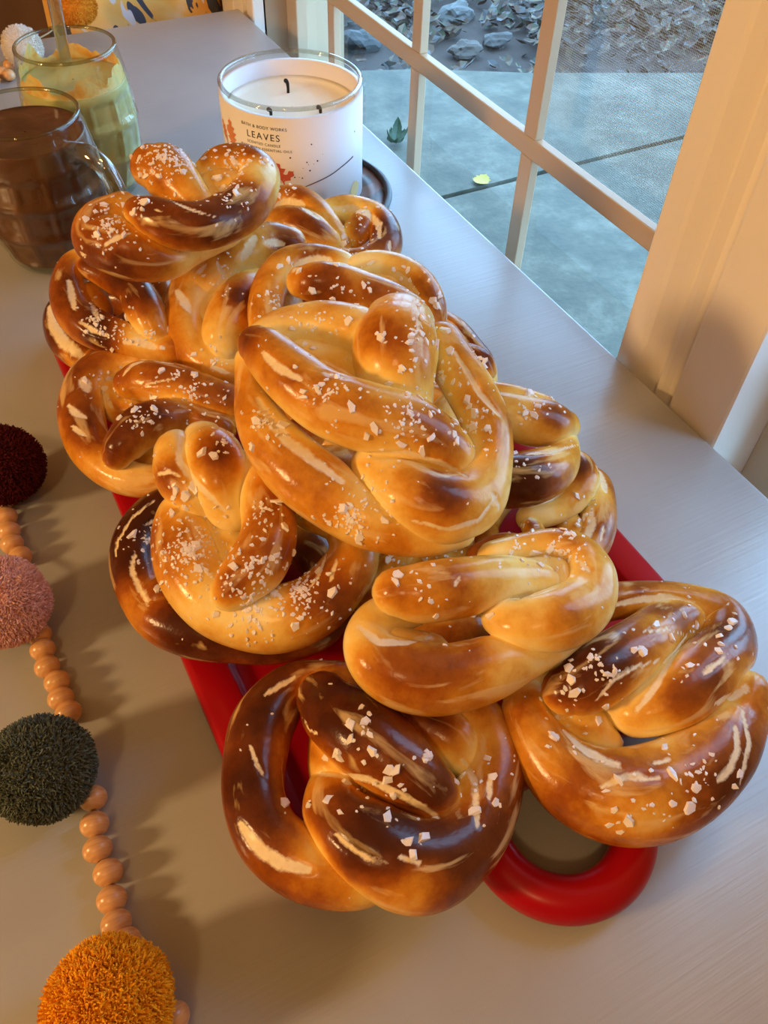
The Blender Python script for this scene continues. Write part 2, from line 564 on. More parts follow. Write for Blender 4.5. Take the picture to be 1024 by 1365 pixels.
# window wall made of the pieces around the two openings
def wall_right():
    bm = bmesh.new()
    def bx(lo, hi):
        r = bmesh.ops.create_cube(bm, size=1.0)['verts']
        for v in r:
            v.co = Vector((lo[i] + (v.co[i] + 0.5) * (hi[i] - lo[i]) for i in range(3)))
    bx((XW0, YB, ZF), (XW1, W2Y0, ZC))
    bx((XW0, W1Y1, ZF), (XW1, YF, ZC))
    bx((XW0, W2Y0, ZF), (XW1, W1Y1, WZ0))
    bx((XW0, W2Y0, WZ1), (XW1, W1Y1, ZC))
    me = bpy.data.meshes.new('wall_right'); bm.to_mesh(me); bm.free()
    structure('wall_right', me, M['wall'])
wall_right()

structure('sky_blocker', box_mesh('sky_blocker', (XW1, 0.29, 0.64), (0.84, 4.0, 0.70), 0.004), M['white_paint'])  # added unseen overhang, blocks steep sky light through the far window

# trim between the two windows: a post with a moulded face
def moulded_trim(name, y0, y1, prof, z0, z1, xback):
    """prof: (fraction across y0->y1, x of the face) polyline"""
    verts = []; faces = []
    n = len(prof)
    for z in (z0, z1):
        for (t, x) in prof:
            verts.append((x, y0 + (y1 - y0) * t, z))
        verts.append((xback, y1, z)); verts.append((xback, y0, z))
    m = n + 2
    for i in range(m):
        j = (i + 1) % m
        faces.append((i, j, m + j, m + i))
    faces.append(tuple(range(m))[::-1]); faces.append(tuple(range(m, 2 * m)))
    me = fix_normals(from_arrays(name, verts, faces, False))
    return structure(name, me, M['white_paint'])
XC = 0.3465
prof = [(0, XC + 0.014), (0.0, XC + 0.001), (0.015, XC), (0.40, XC), (0.42, XC + 0.001), (0.46, XC + 0.009), (0.50, XC + 0.0115), (0.54, XC + 0.0105),
        (0.575, XC + 0.007), (0.60, XC + 0.0052), (0.615, XC + 0.010), (0.63, XC + 0.0125), (0.67, XC + 0.0115), (0.72, XC + 0.0075), (0.78, XC + 0.0035), (0.82, XC + 0.0028), (0.985, XC + 0.0028), (1.0, XC + 0.0040), (1.0, XC + 0.014)]
moulded_trim('trim_1', W2Y1, W1Y0, prof, WZ0, WZ1, XW1)
moulded_trim('trim_2', W1Y1, W1Y1 + 0.095, [(1 - t, x) for t, x in prof][::-1], WZ0, WZ1 + 0.09, XW0 + 0.002)
moulded_trim('trim_3', W2Y0 - 0.095, W2Y0, prof, WZ0, WZ1 + 0.09, XW0 + 0.002)
structure('trim_4', box_mesh('trim_4', (XC, W2Y0, WZ1), (XW0 + 0.002, W1Y1, WZ1 + 0.09), 0.003), M['white_paint'])
structure('trim_5', box_mesh('trim_5', (0.348, W2Y0 - 0.1, WZ0 - 0.03), (XW1, W1Y1 + 0.1, WZ0), 0.004), M['white_paint'])
structure('baseboard_right', box_mesh('baseboard_right', (0.348, YB, ZF), (XW0, YF, ZF + 0.10), 0.003), M['white_paint'])

def mat_screen():
    m = bpy.data.materials.new('insect_screen')
    m.use_nodes = True
    nt = m.node_tree; nt.nodes.clear()
    out = N(nt, 'ShaderNodeOutputMaterial')
    tr = N(nt, 'ShaderNodeBsdfTransparent'); df = N(nt, 'ShaderNodeBsdfDiffuse'); df.inputs[0].default_value = (0.45, 0.47, 0.5, 1)
    tc = N(nt, 'ShaderNodeTexCoord')
    wy = N(nt, 'ShaderNodeTexWave', bands_direction='Y'); wz = N(nt, 'ShaderNodeTexWave', bands_direction='Z')
    for w in (wy, wz):
        w.inputs['Scale'].default_value = 200
        nt.links.new(tc.outputs['Object'], w.inputs['Vector'])
    mxm = N(nt, 'ShaderNodeMath', operation='MAXIMUM')
    nt.links.new(wy.outputs['Fac'], mxm.inputs[0]); nt.links.new(wz.outputs['Fac'], mxm.inputs[1])
    gt = N(nt, 'ShaderNodeMath', operation='GREATER_THAN'); gt.inputs[1].default_value = 0.93
    nt.links.new(mxm.outputs[0], gt.inputs[0])
    mix = N(nt, 'ShaderNodeMixShader')
    nt.links.new(gt.outputs[0], mix.inputs[0]); nt.links.new(tr.outputs[0], mix.inputs[1]); nt.links.new(df.outputs[0], mix.inputs[2])
    nt.links.new(mix.outputs[0], out.inputs[0])
    return m
M['screen'] = mat_screen()

def window(name, y0, y1, ys, zs, x_in=0.393):
    """ys: centres of vertical muntins, zs: centres of horizontal ones"""
    w = empty(name, (x_in, (y0 + y1) / 2, WZ0)); w['kind'] = 'structure'
    off = Vector((x_in, (y0 + y1) / 2, WZ0))
    def part(nm, lo, hi, mat, bev=0.0012):
        lo = Vector(lo) - off; hi = Vector(hi) - off
        return link(nm, box_mesh(nm, lo, hi, bev, 2), mat, w)
    wp = M['sash_paint']
    st = 0.028
    part('stile', (x_in - 0.004, y0, WZ0), (x_in + 0.034, y0 + st, WZ1), wp)
    part('stile', (x_in - 0.004, y1 - st, WZ0), (x_in + 0.034, y1, WZ1), wp)
    part('rail', (x_in - 0.004, y0 + st, WZ0), (x_in + 0.034, y1 - st, WZ0 + 0.05), wp)
    part('rail', (x_in - 0.004, y0 + st, WZ1 - 0.05), (x_in + 0.034, y1 - st, WZ1), wp)
    hw = 0.0075; dp = 0.0085
    for z in zs: part('horizontal_muntin', (x_in, y0 + st, z - hw), (x_in + dp, y1 - st, z + hw), wp)
    for y in ys:
        zz = [WZ0 + 0.05] + [v for z in zs for v in (z - hw, z + hw)] + [WZ1 - 0.05]
        for a, b in zip(zz[::2], zz[1::2]):
            part('vertical_muntin', (x_in + 0.0003, y - hw, a), (x_in + dp, y + hw, b), wp, 0.0008)
    yy = [y0 + st] + sorted(ys) + [y1 - st]
    zz = [WZ0 + 0.05] + sorted(zs) + [WZ1 - 0.05]
    for a, b in zip(yy[:-1], yy[1:]):
        for c, d in zip(zz[:-1], zz[1:]):
            lo = Vector((x_in + dp, a, c)) - off; hi = Vector((x_in + dp, b, d)) - off
            me = from_arrays('pane', [(lo.x, lo.y, lo.z), (lo.x, hi.y, lo.z), (lo.x, hi.y, hi.z), (lo.x, lo.y, hi.z)], [(0, 1, 2, 3)], False)
            link('pane', me, M['pane'], w)
    return w, off
sp = 0.176
w1, off1 = window('window_1', W1Y0, W1Y1, [0.848, 0.672, 0.4955], [0.0475, 0.0475 + 0.235, 0.0475 + 0.47])
lo = Vector((0.432, W1Y0, 0.02)) - off1
w2, off2 = window('window_2', W2Y0, W2Y1, [0.12], [0.0475, 0.0475 + 0.235, 0.0475 + 0.47])
sc_me = from_arrays('insect_screen', [(0.445 - off1.x, W1Y0 - off1.y, 0.008 - off1.z), (0.445 - off1.x, 0.561 - off1.y, 0.008 - off1.z),
                    (0.445 - off1.x, 0.561 - off1.y, WZ1 - off1.z), (0.445 - off1.x, W1Y0 - off1.y, WZ1 - off1.z)], [(0, 1, 2, 3)], False)
link('insect_screen', sc_me, M['screen'], w1)

# ------------------------------------------------------------------ table
table = empty('table', (0, 0.2, ZF))
tag(table, 'grey painted table pushed up against the window', 'table')
TX0, TX1, TY0, TY1 = -0.46, 0.3445, -0.55, 0.986
link('tabletop', box_mesh('tabletop', (TX0, TY0 - 0.2, -0.03 - ZF), (TX1, TY1 - 0.2, -ZF), 0.0022, 3), M['table'], table)
link('apron', box_mesh('apron', (TX0 + 0.05, TY0 - 0.15, -0.11 - ZF), (TX1 - 0.05, TY1 - 0.25, -0.031 - ZF), 0.002), M['table'], table)
lg = box_mesh('leg', (-0.03, -0.03, 0), (0.03, 0.03, -0.031 - ZF), 0.003)
for x in (TX0 + 0.06, TX1 - 0.06):
    for y in (TY0 + 0.06, TY1 - 0.06):
        link('leg', lg, M['table'], table, (x, y - 0.2, 0))

# ------------------------------------------------------------------ bench with floral pillow beyond the table
bench = empty('bench', (0.0, 1.235, ZF))
tag(bench, 'brown wooden bench behind the far end of the table', 'bench')
link('seat', box_mesh('seat', (-0.7, -0.22, 0.40), (0.32, 0.28, 0.44), 0.006), M['bench'], bench)
link('backrest', box_mesh('backrest', (-0.7, 0.28, 0.44), (0.32, 0.32, 0.95), 0.006), M['bench'], bench)
bl = box_mesh('leg', (-0.03, -0.03, 0), (0.03, 0.03, 0.40), 0.003)
for x in (-0.64, 0.26):
    for y in (-0.17, 0.24):
        link('leg', bl, M['bench'], bench, (x, y, 0))

def mat_floral():
    m, nt, b = new_mat('floral_fabric')
    tc = N(nt, 'ShaderNodeTexCoord')
    mp = N(nt, 'ShaderNodeMapping'); mp.inputs['Rotation'].default_value = (0.0, 0.5, 0.0)
    nt.links.new(tc.outputs['Object'], mp.inputs[0])
    def cells(scale, off, sx):
        q = N(nt, 'ShaderNodeMapping'); q.inputs['Scale'].default_value = (sx, 1, 1); q.inputs['Location'].default_value = (off, off, off)
        nt.links.new(mp.outputs[0], q.inputs[0])
        nz = N(nt, 'ShaderNodeTexNoise'); nz.inputs['Scale'].default_value = scale; nz.inputs['Detail'].default_value = 2.0; nz.inputs['Distortion'].default_value = 1.5
        nt.links.new(q.outputs[0], nz.inputs['Vector'])
        return nz.outputs['Fac']
    base = ramp(nt, [(0.40, (0.80, 0.36, 0.05)), (0.55, (0.85, 0.52, 0.14)), (0.66, (0.82, 0.66, 0.42))], cells(9, 0, 1))
    leafy = ramp(nt, [(0.545, (0, 0, 0)), (0.56, (1, 1, 1))], cells(16, 3.1, 2.4))
    white = ramp(nt, [(0.61, (0, 0, 0)), (0.63, (1, 1, 1))], cells(13, 7.7, 1.6))
    mx = N(nt, 'ShaderNodeMix', data_type='RGBA'); mx.inputs['B'].default_value = (0.055, 0.06, 0.09, 1)
    nt.links.new(leafy.outputs[0], mx.inputs['Factor']); nt.links.new(base.outputs[0], mx.inputs['A'])
    mx2 = N(nt, 'ShaderNodeMix', data_type='RGBA'); mx2.inputs['B'].default_value = (0.70, 0.68, 0.70, 1)
    nt.links.new(white.outputs[0], mx2.inputs['Factor']); nt.links.new(mx.outputs['Result'], mx2.inputs['A'])
    nt.links.new(mx2.outputs['Result'], b.inputs['Base Color'])
    b.inputs['Roughness'].default_value = 0.85
    return m
def pillow_mesh(w, h, t):
    verts = []; faces = []
    n = 24
    for s in (1, -1):
        for i in range(n + 1):
            for j in range(n + 1):
                u = -1 + 2 * i / n; v = -1 + 2 * j / n
                k = max(0, (1 - u**4) * (1 - v**4)) ** 0.45
                pinch = 1 - 0.06 * (u * u * v * v)
                verts.append((u * w / 2 * pinch, -s * t / 2 * k, v * h / 2 * pinch + h / 2))
    m = (n + 1) ** 2
    for s in (0, 1):
        for i in range(n):
            for j in range(n):
                a = s * m + i * (n + 1) + j
                faces.append((a, a + n + 1, a + n + 2, a + 1))
    me = from_arrays('floral_pillow', verts, faces)
    bm = bmesh.new(); bm.from_mesh(me); bmesh.ops.remove_doubles(bm, verts=bm.verts, dist=1e-5); bmesh.ops.recalc_face_normals(bm, faces=bm.faces); bm.to_mesh(me); bm.free()
    return me
pil = link('floral_pillow', pillow_mesh(0.21, 0.36, 0.10), mat_floral(), loc=(0.252, 1.055, ZF + 0.442))
pil.rotation_euler = (-0.10, 0, 0)
tag(pil, 'orange floral pillow with dark leaves standing on the bench', 'pillow')

# ------------------------------------------------------------------ red serving board
BX0, BX1, BY0, BY1, BZ = 0.0165, 0.2425, 0.089, 0.485, 0.016
board = empty('serving_board', ((BX0 + BX1) / 2, BY0, 0))
tag(board, 'red glazed rectangular serving board with loop handle under the pretzels', 'serving board')
def board_body():
    cx, cy = (BX0 + BX1) / 2, (BY0 + BY1) / 2
    hx, hy = (BX1 - BX0) / 2, (BY1 - BY0) / 2
    def rr(ins, z, rad):
        pts = []
        r = max(rad - ins, 0.002)
        for (sx, sy, a0) in ((1, 1, 0), (-1, 1, 90), (-1, -1, 180), (1, -1, 270)):
            for k in range(9):
                a = math.radians(a0 + k * 11.25)
                pts.append((cx - board.location.x + sx * (hx - ins - r) + r * math.cos(a), cy - board.location.y + sy * (hy - ins - r) + r * math.sin(a), z))
        return pts
    loops = [(0.004, 0.0), (0.0012, 0.0015), (0, 0.004), (0, BZ - 0.003), (0.0010, BZ - 0.0008), (0.003, BZ), (0.0165, BZ), (0.0178, BZ - 0.0007), (0.0190, BZ - 0.003), (0.0215, BZ - 0.0048), (0.026, BZ - 0.005)]
    verts = []; faces = []
    for ins, z in loops: verts += rr(ins, z, 0.016)
    n = 36
    for i in range(len(loops) - 1):
        for k in range(n):
            k2 = (k + 1) % n
            faces.append((i * n + k, i * n + k2, (i + 1) * n + k2, (i + 1) * n + k))
    faces.append(tuple(range(n))[::-1])
    faces.append(tuple((len(loops) - 1) * n + k for k in range(n)))
    me = from_arrays('board_body', verts, faces)
    return fix_normals(me)
link('board_body', board_body(), M['red'], board)
hx = (BX0 + BX1) / 2 - 0.002
hpts = [(-0.030, 0.006, 0.010), (-0.0305, -0.007, 0.010)]
for a in np.linspace(185, -5, 21):
    t = math.radians(a)
    hpts.append((0.0305 * math.cos(t), -0.018 - 0.030 * math.sin(t), 0.010))
hpts += [(0.0305, -0.007, 0.010), (0.030, 0.006, 0.010)]
hm = tube_mesh('handle', hpts, 0.0092, 20, 0.003, flat=0.95)
link('handle', hm, M['red'], board, (hx - board.location.x, 0, 0))

# ------------------------------------------------------------------ pretzels
FLAKES = []
def make_flakes():
    for s in range(6):
        rnd = random.Random(50 + s)
        bm = bmesh.new()
        n = rnd.choice((4, 5, 5, 6))
        ang = sorted(rnd.uniform(0, 2 * PI) for _ in range(n))
        ang = [2 * PI * k / n + rnd.uniform(-0.35, 0.35) for k in range(n)]
        th = rnd.uniform(0.28, 0.5)
        lo = [bm.verts.new((math.cos(a) * rnd.uniform(0.75, 1.05), math.sin(a) * rnd.uniform(0.6, 1.0), -0.25)) for a in ang]
        hi = [bm.verts.new((v.co.x * rnd.uniform(0.7, 0.95), v.co.y * rnd.uniform(0.7, 0.95), th + rnd.uniform(-0.12, 0.12))) for v in lo]
        bm.faces.new(lo[::-1]); bm.faces.new(hi)
        for k in range(n):
            bm.faces.new((lo[k], lo[(k + 1) % n], hi[(k + 1) % n], hi[k]))
        me = bpy.data.meshes.new('salt_flake'); bm.to_mesh(me); bm.free()
        me.materials.append(M['salt'])
        FLAKES.append(me)
make_flakes()
PRETZELS = {}
UPV = np.array([0, 0, 1.0])

def pretzel(key, label, anchor, tilt, strands, base=0.5, blobs=(), cracks=(), salt=(), loose=(4, 30), vox=0.00115, seed=0):
    rnd = random.Random(1000 + seed)
    n = np.array([tilt[0], tilt[1], 1.0]); n /= np.linalg.norm(n)
    p0 = at(*anchor)
    verts = []; faces = []; paths = []; counts = []
    for st in strands:
        pts = []
        for q in st:
            x, y, r = q[:3]; h = q[3] if len(q) > 3 else 0.0
            if h > 0: h *= 2.0
            P = on_plane(x, y, p0 + n * h * 0.001, n)
            pts.append((*P, 1.03 * r * depth_of(P) / F_PX))
        if len(pts) > 1:
            pts[0] = (*pts[0][:3], max(pts[0][3], 0.8 * pts[1][3])); pts[-1] = (*pts[-1][:3], max(pts[-1][3], 0.8 * pts[-2][3]))
        pp = catmull(pts, vox)
        pp[:, 3] = np.maximum(pp[:, 3], 0.002)
        paths.append(pp)
        v, f = tube_arrays(pp[:, :3], pp[:, 3], 60, up=n, voff=len(verts))
        verts += list(v); faces += f; counts.append(len(v))
    org = np.array([p0[0], p0[1], p0[2]])
    verts = np.array(verts) - org
    me = from_arrays('tmp', verts, faces)
    fix_normals(me)
    me2 = me
    me2.name = 'pretzel'
    nv = len(me2.vertices)
    co = np.empty(nv * 3, np.float32); me2.vertices.foreach_get('co', co); co = co.reshape(-1, 3).astype(float)
    ed = np.empty(len(me2.edges) * 2, np.int32); me2.edges.foreach_get('vertices', ed); ed = ed.reshape(-1, 2)
    nor = np.empty(nv * 3, np.float32); me2.vertices.foreach_get('normal', nor); nor = nor.reshape(-1, 3).astype(float)
    # lumpy hand rolled dough
    sd = Vector((seed * 3.7, seed * 1.3, 0))
    lump = np.array([noise.noise(Vector(c) * 38 + sd) for c in co])
    tone = np.array([noise.noise(Vector(c) * 30 + sd * 2) for c in co])
    D2 = np.stack([np.min(np.sqrt(np.maximum(0, (co ** 2).sum(1)[:, None] + ((q[:, :3] - org) ** 2).sum(1)[None] - 2 * co @ (q[:, :3] - org).T)) - q[:, 3][None], axis=1) for q in paths], 1)
    own = np.concatenate([np.full(c, i) for i, c in enumerate(counts)])
    D2[np.arange(nv), own] = 1e3
    gap = D2.min(1)                      # clearance to the nearest other strand of the dough
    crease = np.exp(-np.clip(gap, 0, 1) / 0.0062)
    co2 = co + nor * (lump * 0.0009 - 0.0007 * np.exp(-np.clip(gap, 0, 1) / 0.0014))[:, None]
    bvh = BVHTree.FromPolygons([Vector(c) for c in co2], [tuple(p.vertices) for p in me2.polygons])
    def hit(px, py):
        r = ray(px, py)
        loc, nn, idx, dist = bvh.ray_cast(Vector(O_CAM - org), Vector(r))
        return loc, nn
    upn = nor @ n
    bestd = np.full(nv, 1e9); rope = np.zeros((nv, 3))
    for si, pth in enumerate(paths):
        P3 = pth[:, :3] - org; T3 = np.gradient(P3, axis=0); T3 /= np.linalg.norm(T3, axis=1)[:, None] + 1e-12
        arc = np.concatenate([[0], np.cumsum(np.linalg.norm(np.diff(P3, axis=0), axis=1))])
        B3 = np.cross(T3, n); B3 /= np.linalg.norm(B3, axis=1)[:, None] + 1e-12
        U3 = np.cross(B3, T3)
        D = np.sqrt(np.maximum(0, (co ** 2).sum(1)[:, None] + (P3 ** 2).sum(1)[None] - 2 * co @ P3.T)) - pth[:, 3][None]
        k = D.argmin(1); dm = D[np.arange(nv), k]
        rel = co - P3[k]
        ang = np.arctan2((rel * B3[k]).sum(1), (rel * U3[k]).sum(1))
        m_ = dm < bestd
        bestd[m_] = dm[m_]
        rope[m_, 0] = (arc[k] + (rel * T3[k]).sum(1))[m_]; rope[m_, 1] = (ang * pth[k, 3])[m_]; rope[m_, 2] = si * 0.173 + seed * 0.31
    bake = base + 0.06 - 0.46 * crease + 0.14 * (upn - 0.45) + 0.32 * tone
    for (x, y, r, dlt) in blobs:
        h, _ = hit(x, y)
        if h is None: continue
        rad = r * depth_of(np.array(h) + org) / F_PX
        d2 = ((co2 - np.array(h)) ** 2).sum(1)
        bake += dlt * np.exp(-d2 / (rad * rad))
    split = np.zeros(nv)
    for cr in cracks:
        w, pl = cr[0], cr[1:]
        pts3 = []
        for a, b in zip(pl[:-1], pl[1:]):
            L = math.hypot(b[0] - a[0], b[1] - a[1]); m = max(2, int(L / 3))
            for k in range(m + 1):
                t = k / m
                h, _ = hit(a[0] + (b[0] - a[0]) * t, a[1] + (b[1] - a[1]) * t)
                if h is not None: pts3.append((tuple(h)))
        if not pts3: continue
        A = np.array(pts3)
        tt = np.linspace(0, 1, len(A))
        taper = 0.35 + 0.65 * np.sin(PI * np.clip(tt * 0.9 + 0.05, 0, 1)) ** 0.7
        wid = w * 0.62 * depth_of(A.mean(0) + org) / F_PX
        sel = np.where((((co2 - A.mean(0)) ** 2).sum(1)) < (np.linalg.norm(A.max(0) - A.min(0)) + 0.01) ** 2)[0]
        D = np.full(len(sel), 1e9)
        for q, tp in zip(A, taper):
            d = np.sqrt(((co2[sel] - q) ** 2).sum(1)) / (wid * tp)
            D = np.minimum(D, d)
        split[sel] = np.maximum(split[sel], np.clip(1.55 - 0.95 * D, 0, 1))
    co2 -= nor * (np.clip(split, 0, 1) * 0.0006)[:, None]
    me2.vertices.foreach_set('co', co2.astype(np.float32).ravel())
    me2.polygons.foreach_set('use_smooth', [True] * len(me2.polygons))
    at1 = me2.attributes.new('bake', 'FLOAT', 'POINT'); at1.data.foreach_set('value', np.clip(bake, 0, 1).astype(np.float32))
    at2 = me2.attributes.new('split', 'FLOAT', 'POINT'); at2.data.foreach_set('value', np.clip(split, 0, 1).astype(np.float32))
    at3 = me2.attributes.new('rope', 'FLOAT_VECTOR', 'POINT'); at3.data.foreach_set('vector', rope.astype(np.float32).ravel())
    me2.update()
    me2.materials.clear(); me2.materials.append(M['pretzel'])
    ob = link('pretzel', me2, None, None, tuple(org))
    tag(ob, label, 'pretzel', 'salted soft pretzels piled on the red board')
    PRETZELS[key] = (ob, bvh, org)
    # ---- salt
    sv = []; sf = []
    def place(loc, nn, size, single):
        zax = Vector(nn).normalized()
        zax = (zax + Vector((rnd.gauss(0, 0.22), rnd.gauss(0, 0.22), rnd.gauss(0, 0.22)))).normalized()
        rot = zax.to_track_quat('Z', 'Y').to_matrix() @ Matrix.Rotation(rnd.uniform(0, 6.28), 3, 'Z')
        sc = Vector((size * rnd.uniform(0.85, 1.25), size * rnd.uniform(0.65, 1.0), size * rnd.uniform(0.5, 0.9)))
        me = FLAKES[rnd.randrange(len(FLAKES))]
        if single:
            o = bpy.data.objects.new('salt_flake', me); COL.objects.link(o)
            o.parent = ob
            o.location = loc; o.rotation_euler = rot.to_euler(); o.scale = sc
        else:
            b0 = len(sv)
            for v in me.vertices:
                c = rot @ Vector((v.co.x * sc.x, v.co.y * sc.y, v.co.z * sc.z)) + Vector(loc)
                sv.append(tuple(c))
            for p in me.polygons: sf.append(tuple(b0 + k for k in p.vertices))
    for (x, y, r, nb, ns) in salt:
        nb = int(nb * 1.3 + 0.5); ns = int(ns * 1.5)
        for k in range(nb + ns):
            a = rnd.uniform(0, 6.28); q = r * math.sqrt(rnd.random()) if k < nb else r * abs(rnd.gauss(0, 0.62))
            h, nn = hit(x + q * math.cos(a), y + q * math.sin(a))
            if h is None or nn.dot(Vector(n)) < 0.12: continue
            if k < nb: place(h, nn, rnd.uniform(0.0015, 0.0032), True)
            else: place(h, nn, rnd.uniform(0.0005, 0.0014), False)
    cand = np.where((upn > 0.55) & (gap > 0.0005))[0]
    for k in range(loose[0] + loose[1]):
        i = int(rnd.choice(cand))
        if k < loose[0]: place(Vector(co2[i]), Vector(nor[i]), rnd.uniform(0.0011, 0.0019), True)
        else: place(Vector(co2[i]), Vector(nor[i]), rnd.uniform(0.0004, 0.0010), False)
    if sv:
        cs = link('coarse_salt', from_arrays('coarse_salt', sv, sf, False), M['salt'], ob)
        cs['kind'] = 'stuff'
    return ob

pretzel('N', 'dark brown pretzel beside the loop handle with a pale split across its twist', (495, 1050, 0.037), (0.0, -0.10),
    [[(432, 932, 36, 5), (448, 952, 46, 6), (490, 985, 54, 8), (540, 1030, 48, 7), (580, 1070, 40, 2), (606, 1105, 34, -6)],
     [(448, 1040, 38, -1), (450, 1085, 46, 3), (490, 1124, 60, 4), (560, 1148, 62, 2), (618, 1115, 54), (650, 1055, 44), (652, 995, 40), (622, 950, 38), (570, 925, 34), (520, 915, 30, -3)],
     [(480, 915, 32), (400, 912, 30), (356, 955, 40), (341, 1010, 41), (341, 1070, 41), (362, 1120, 44), (410, 1150, 48), (470, 1160, 48), (520, 1150, 40)],
     [(560, 965, 40, 1), (600, 985, 40, 1), (625, 1010, 26, 0)],
     [(455, 985, 42, 0), (455, 1040, 44, 0), (470, 1090, 44, 0), (540, 1080, 50, -1)]],
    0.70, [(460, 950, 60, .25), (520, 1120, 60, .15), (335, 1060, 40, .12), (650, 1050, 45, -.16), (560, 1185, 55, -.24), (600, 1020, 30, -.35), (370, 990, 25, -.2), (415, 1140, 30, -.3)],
    [(10, (422, 1030), (486, 1038), (538, 1062), (585, 1090)), (15, (320, 1100), (345, 1132), (375, 1152), (412, 1160)), (6, (446, 1112), (480, 1138), (516, 1153)),
     (8, (617, 1012), (632, 1040), (637, 1101)), (6, (654, 1030), (652, 1062)), (7, (352, 926), (392, 903)), (5, (334, 995), (343, 1020), (353, 1035)), (4, (532, 1141), (560, 1150)), (5, (402, 955), (412, 975), (428, 980))],
    [(485, 970, 35, 7, 6), (480, 1048, 60, 9, 10), (635, 1045, 40, 5, 8), (540, 1020, 40, 4, 4), (540, 1110, 30, 2, 2), (390, 1075, 25, 2, 2)], (3, 12), seed=1)

pretzel('O', 'large brown pretzel on the board corner, its thick loop overhanging the handle', (850, 960, 0.039), (0.04, -0.10),
    [[(702, 930, 30, -2), (706, 966, 36), (732, 1010, 44), (775, 1046, 56), (835, 1062, 62), (898, 1046, 60), (948, 1005, 54), (976, 960, 44), (990, 925, 32, 2)],
     [(755, 922, 32, 7), (775, 915, 39, 8), (806, 895, 44, 8), (850, 866, 42, 6), (890, 836, 36, 1), (930, 815, 30, -5)],
     [(818, 930, 30, -2), (842, 946, 34, 3), (875, 940, 38, 5), (908, 922, 43, 6), (945, 890, 44, 5), (968, 860, 38, 2), (960, 825, 32), (915, 806, 29), (862, 800, 26), (815, 802, 24), (770, 820, 26, -2), (722, 870, 30, -4), (702, 930, 30, -4)],
     [(750, 950, 40, -2), (785, 975, 36, -3), (800, 990, 30, -3)], [(840, 920, 34, -2), (880, 900, 34, -2)], [(915, 960, 34, -3), (940, 945, 36, -3)]],
    0.56, [(770, 905, 45, .34), (820, 880, 40, .25), (945, 840, 45, .3), (850, 1090, 60, -.2), (720, 1000, 45, -.12), (985, 1040, 40, .15), (900, 940, 40, .15), (880, 975, 20, -.3)],
    [(13, (754, 975), (775, 995), (800, 1010), (826, 1020)), (8, (848, 948), (872, 918), (890, 885), (917, 846)), (5, (794, 936), (820, 905), (845, 890), (880, 880)),
     (9, (981, 968), (985, 1000), (972, 1028), (957, 1040)), (7, (990, 945), (1000, 990), (988, 1045)), (10, (955, 938), (1000, 916)), (8, (822, 806), (860, 798), (898, 796)),
     (6, (934, 900), (955, 885), (970, 872)), (8, (800, 1050), (835, 1034), (880, 1037)), (6, (870, 1020), (895, 1008)), (6, (945, 1098), (985, 1072)), (4, (850, 842), (890, 838), (918, 848)), (5, (880, 792), (925, 803))],
    [(800, 885, 60, 8, 25), (930, 830, 60, 9, 16), (930, 1030, 60, 7, 14), (860, 1080, 70, 5, 12), (760, 965, 50, 4, 14)], (3, 14), seed=2)

pretzel('M', 'smooth golden pretzel lying across the two front pretzels', (640, 830, 0.073), (0.0, -0.26),
    [[(530, 790, 34, 5), (562, 791, 40, 5), (608, 785, 40, 5), (655, 777, 37, 3), (700, 775, 33, 0), (745, 785, 30, -6)],
     [(672, 795, 28, -2), (672, 822, 30, 2), (695, 834, 36, 4), (738, 828, 42, 5), (778, 805, 38, 3), (788, 770, 32, 2), (772, 742, 28), (742, 728, 24), (705, 730, 22, -2), (660, 745, 24, -4)],
     [(545, 812, 28, -8), (510, 826, 30, -4), (493, 852, 34, -1), (504, 878, 41), (535, 897, 46), (585, 905, 46), (635, 896, 44), (685, 876, 38), (725, 858, 32), (755, 842, 26, -2)],
     [(505, 856, 32, -4), (540, 866, 32, -9), (572, 872, 28, -13)],
     [(700, 770, 30, -4), (735, 770, 32, -4), (750, 790, 30, -3)]],
    0.34, [(525, 775, 40, .28), (600, 760, 30, .12), (495, 885, 35, .16), (560, 920, 40, .1), (700, 870, 50, -.12), (785, 735, 40, -.18), (690, 830, 40, -.12), (520, 845, 20, -.3), (760, 820, 40, .05)],
    [(5, (682, 797), (715, 792), (745, 782)), (10, (478, 834), (505, 855), (540, 856), (573, 848)), (5, (607, 783), (612, 768)), (5, (770, 745), (785, 760))],
    [(560, 775, 55, 6, 8), (745, 735, 40, 6, 45), (690, 725, 30, 3, 12), (640, 835, 20, 1, 3)], (2, 10), seed=3)

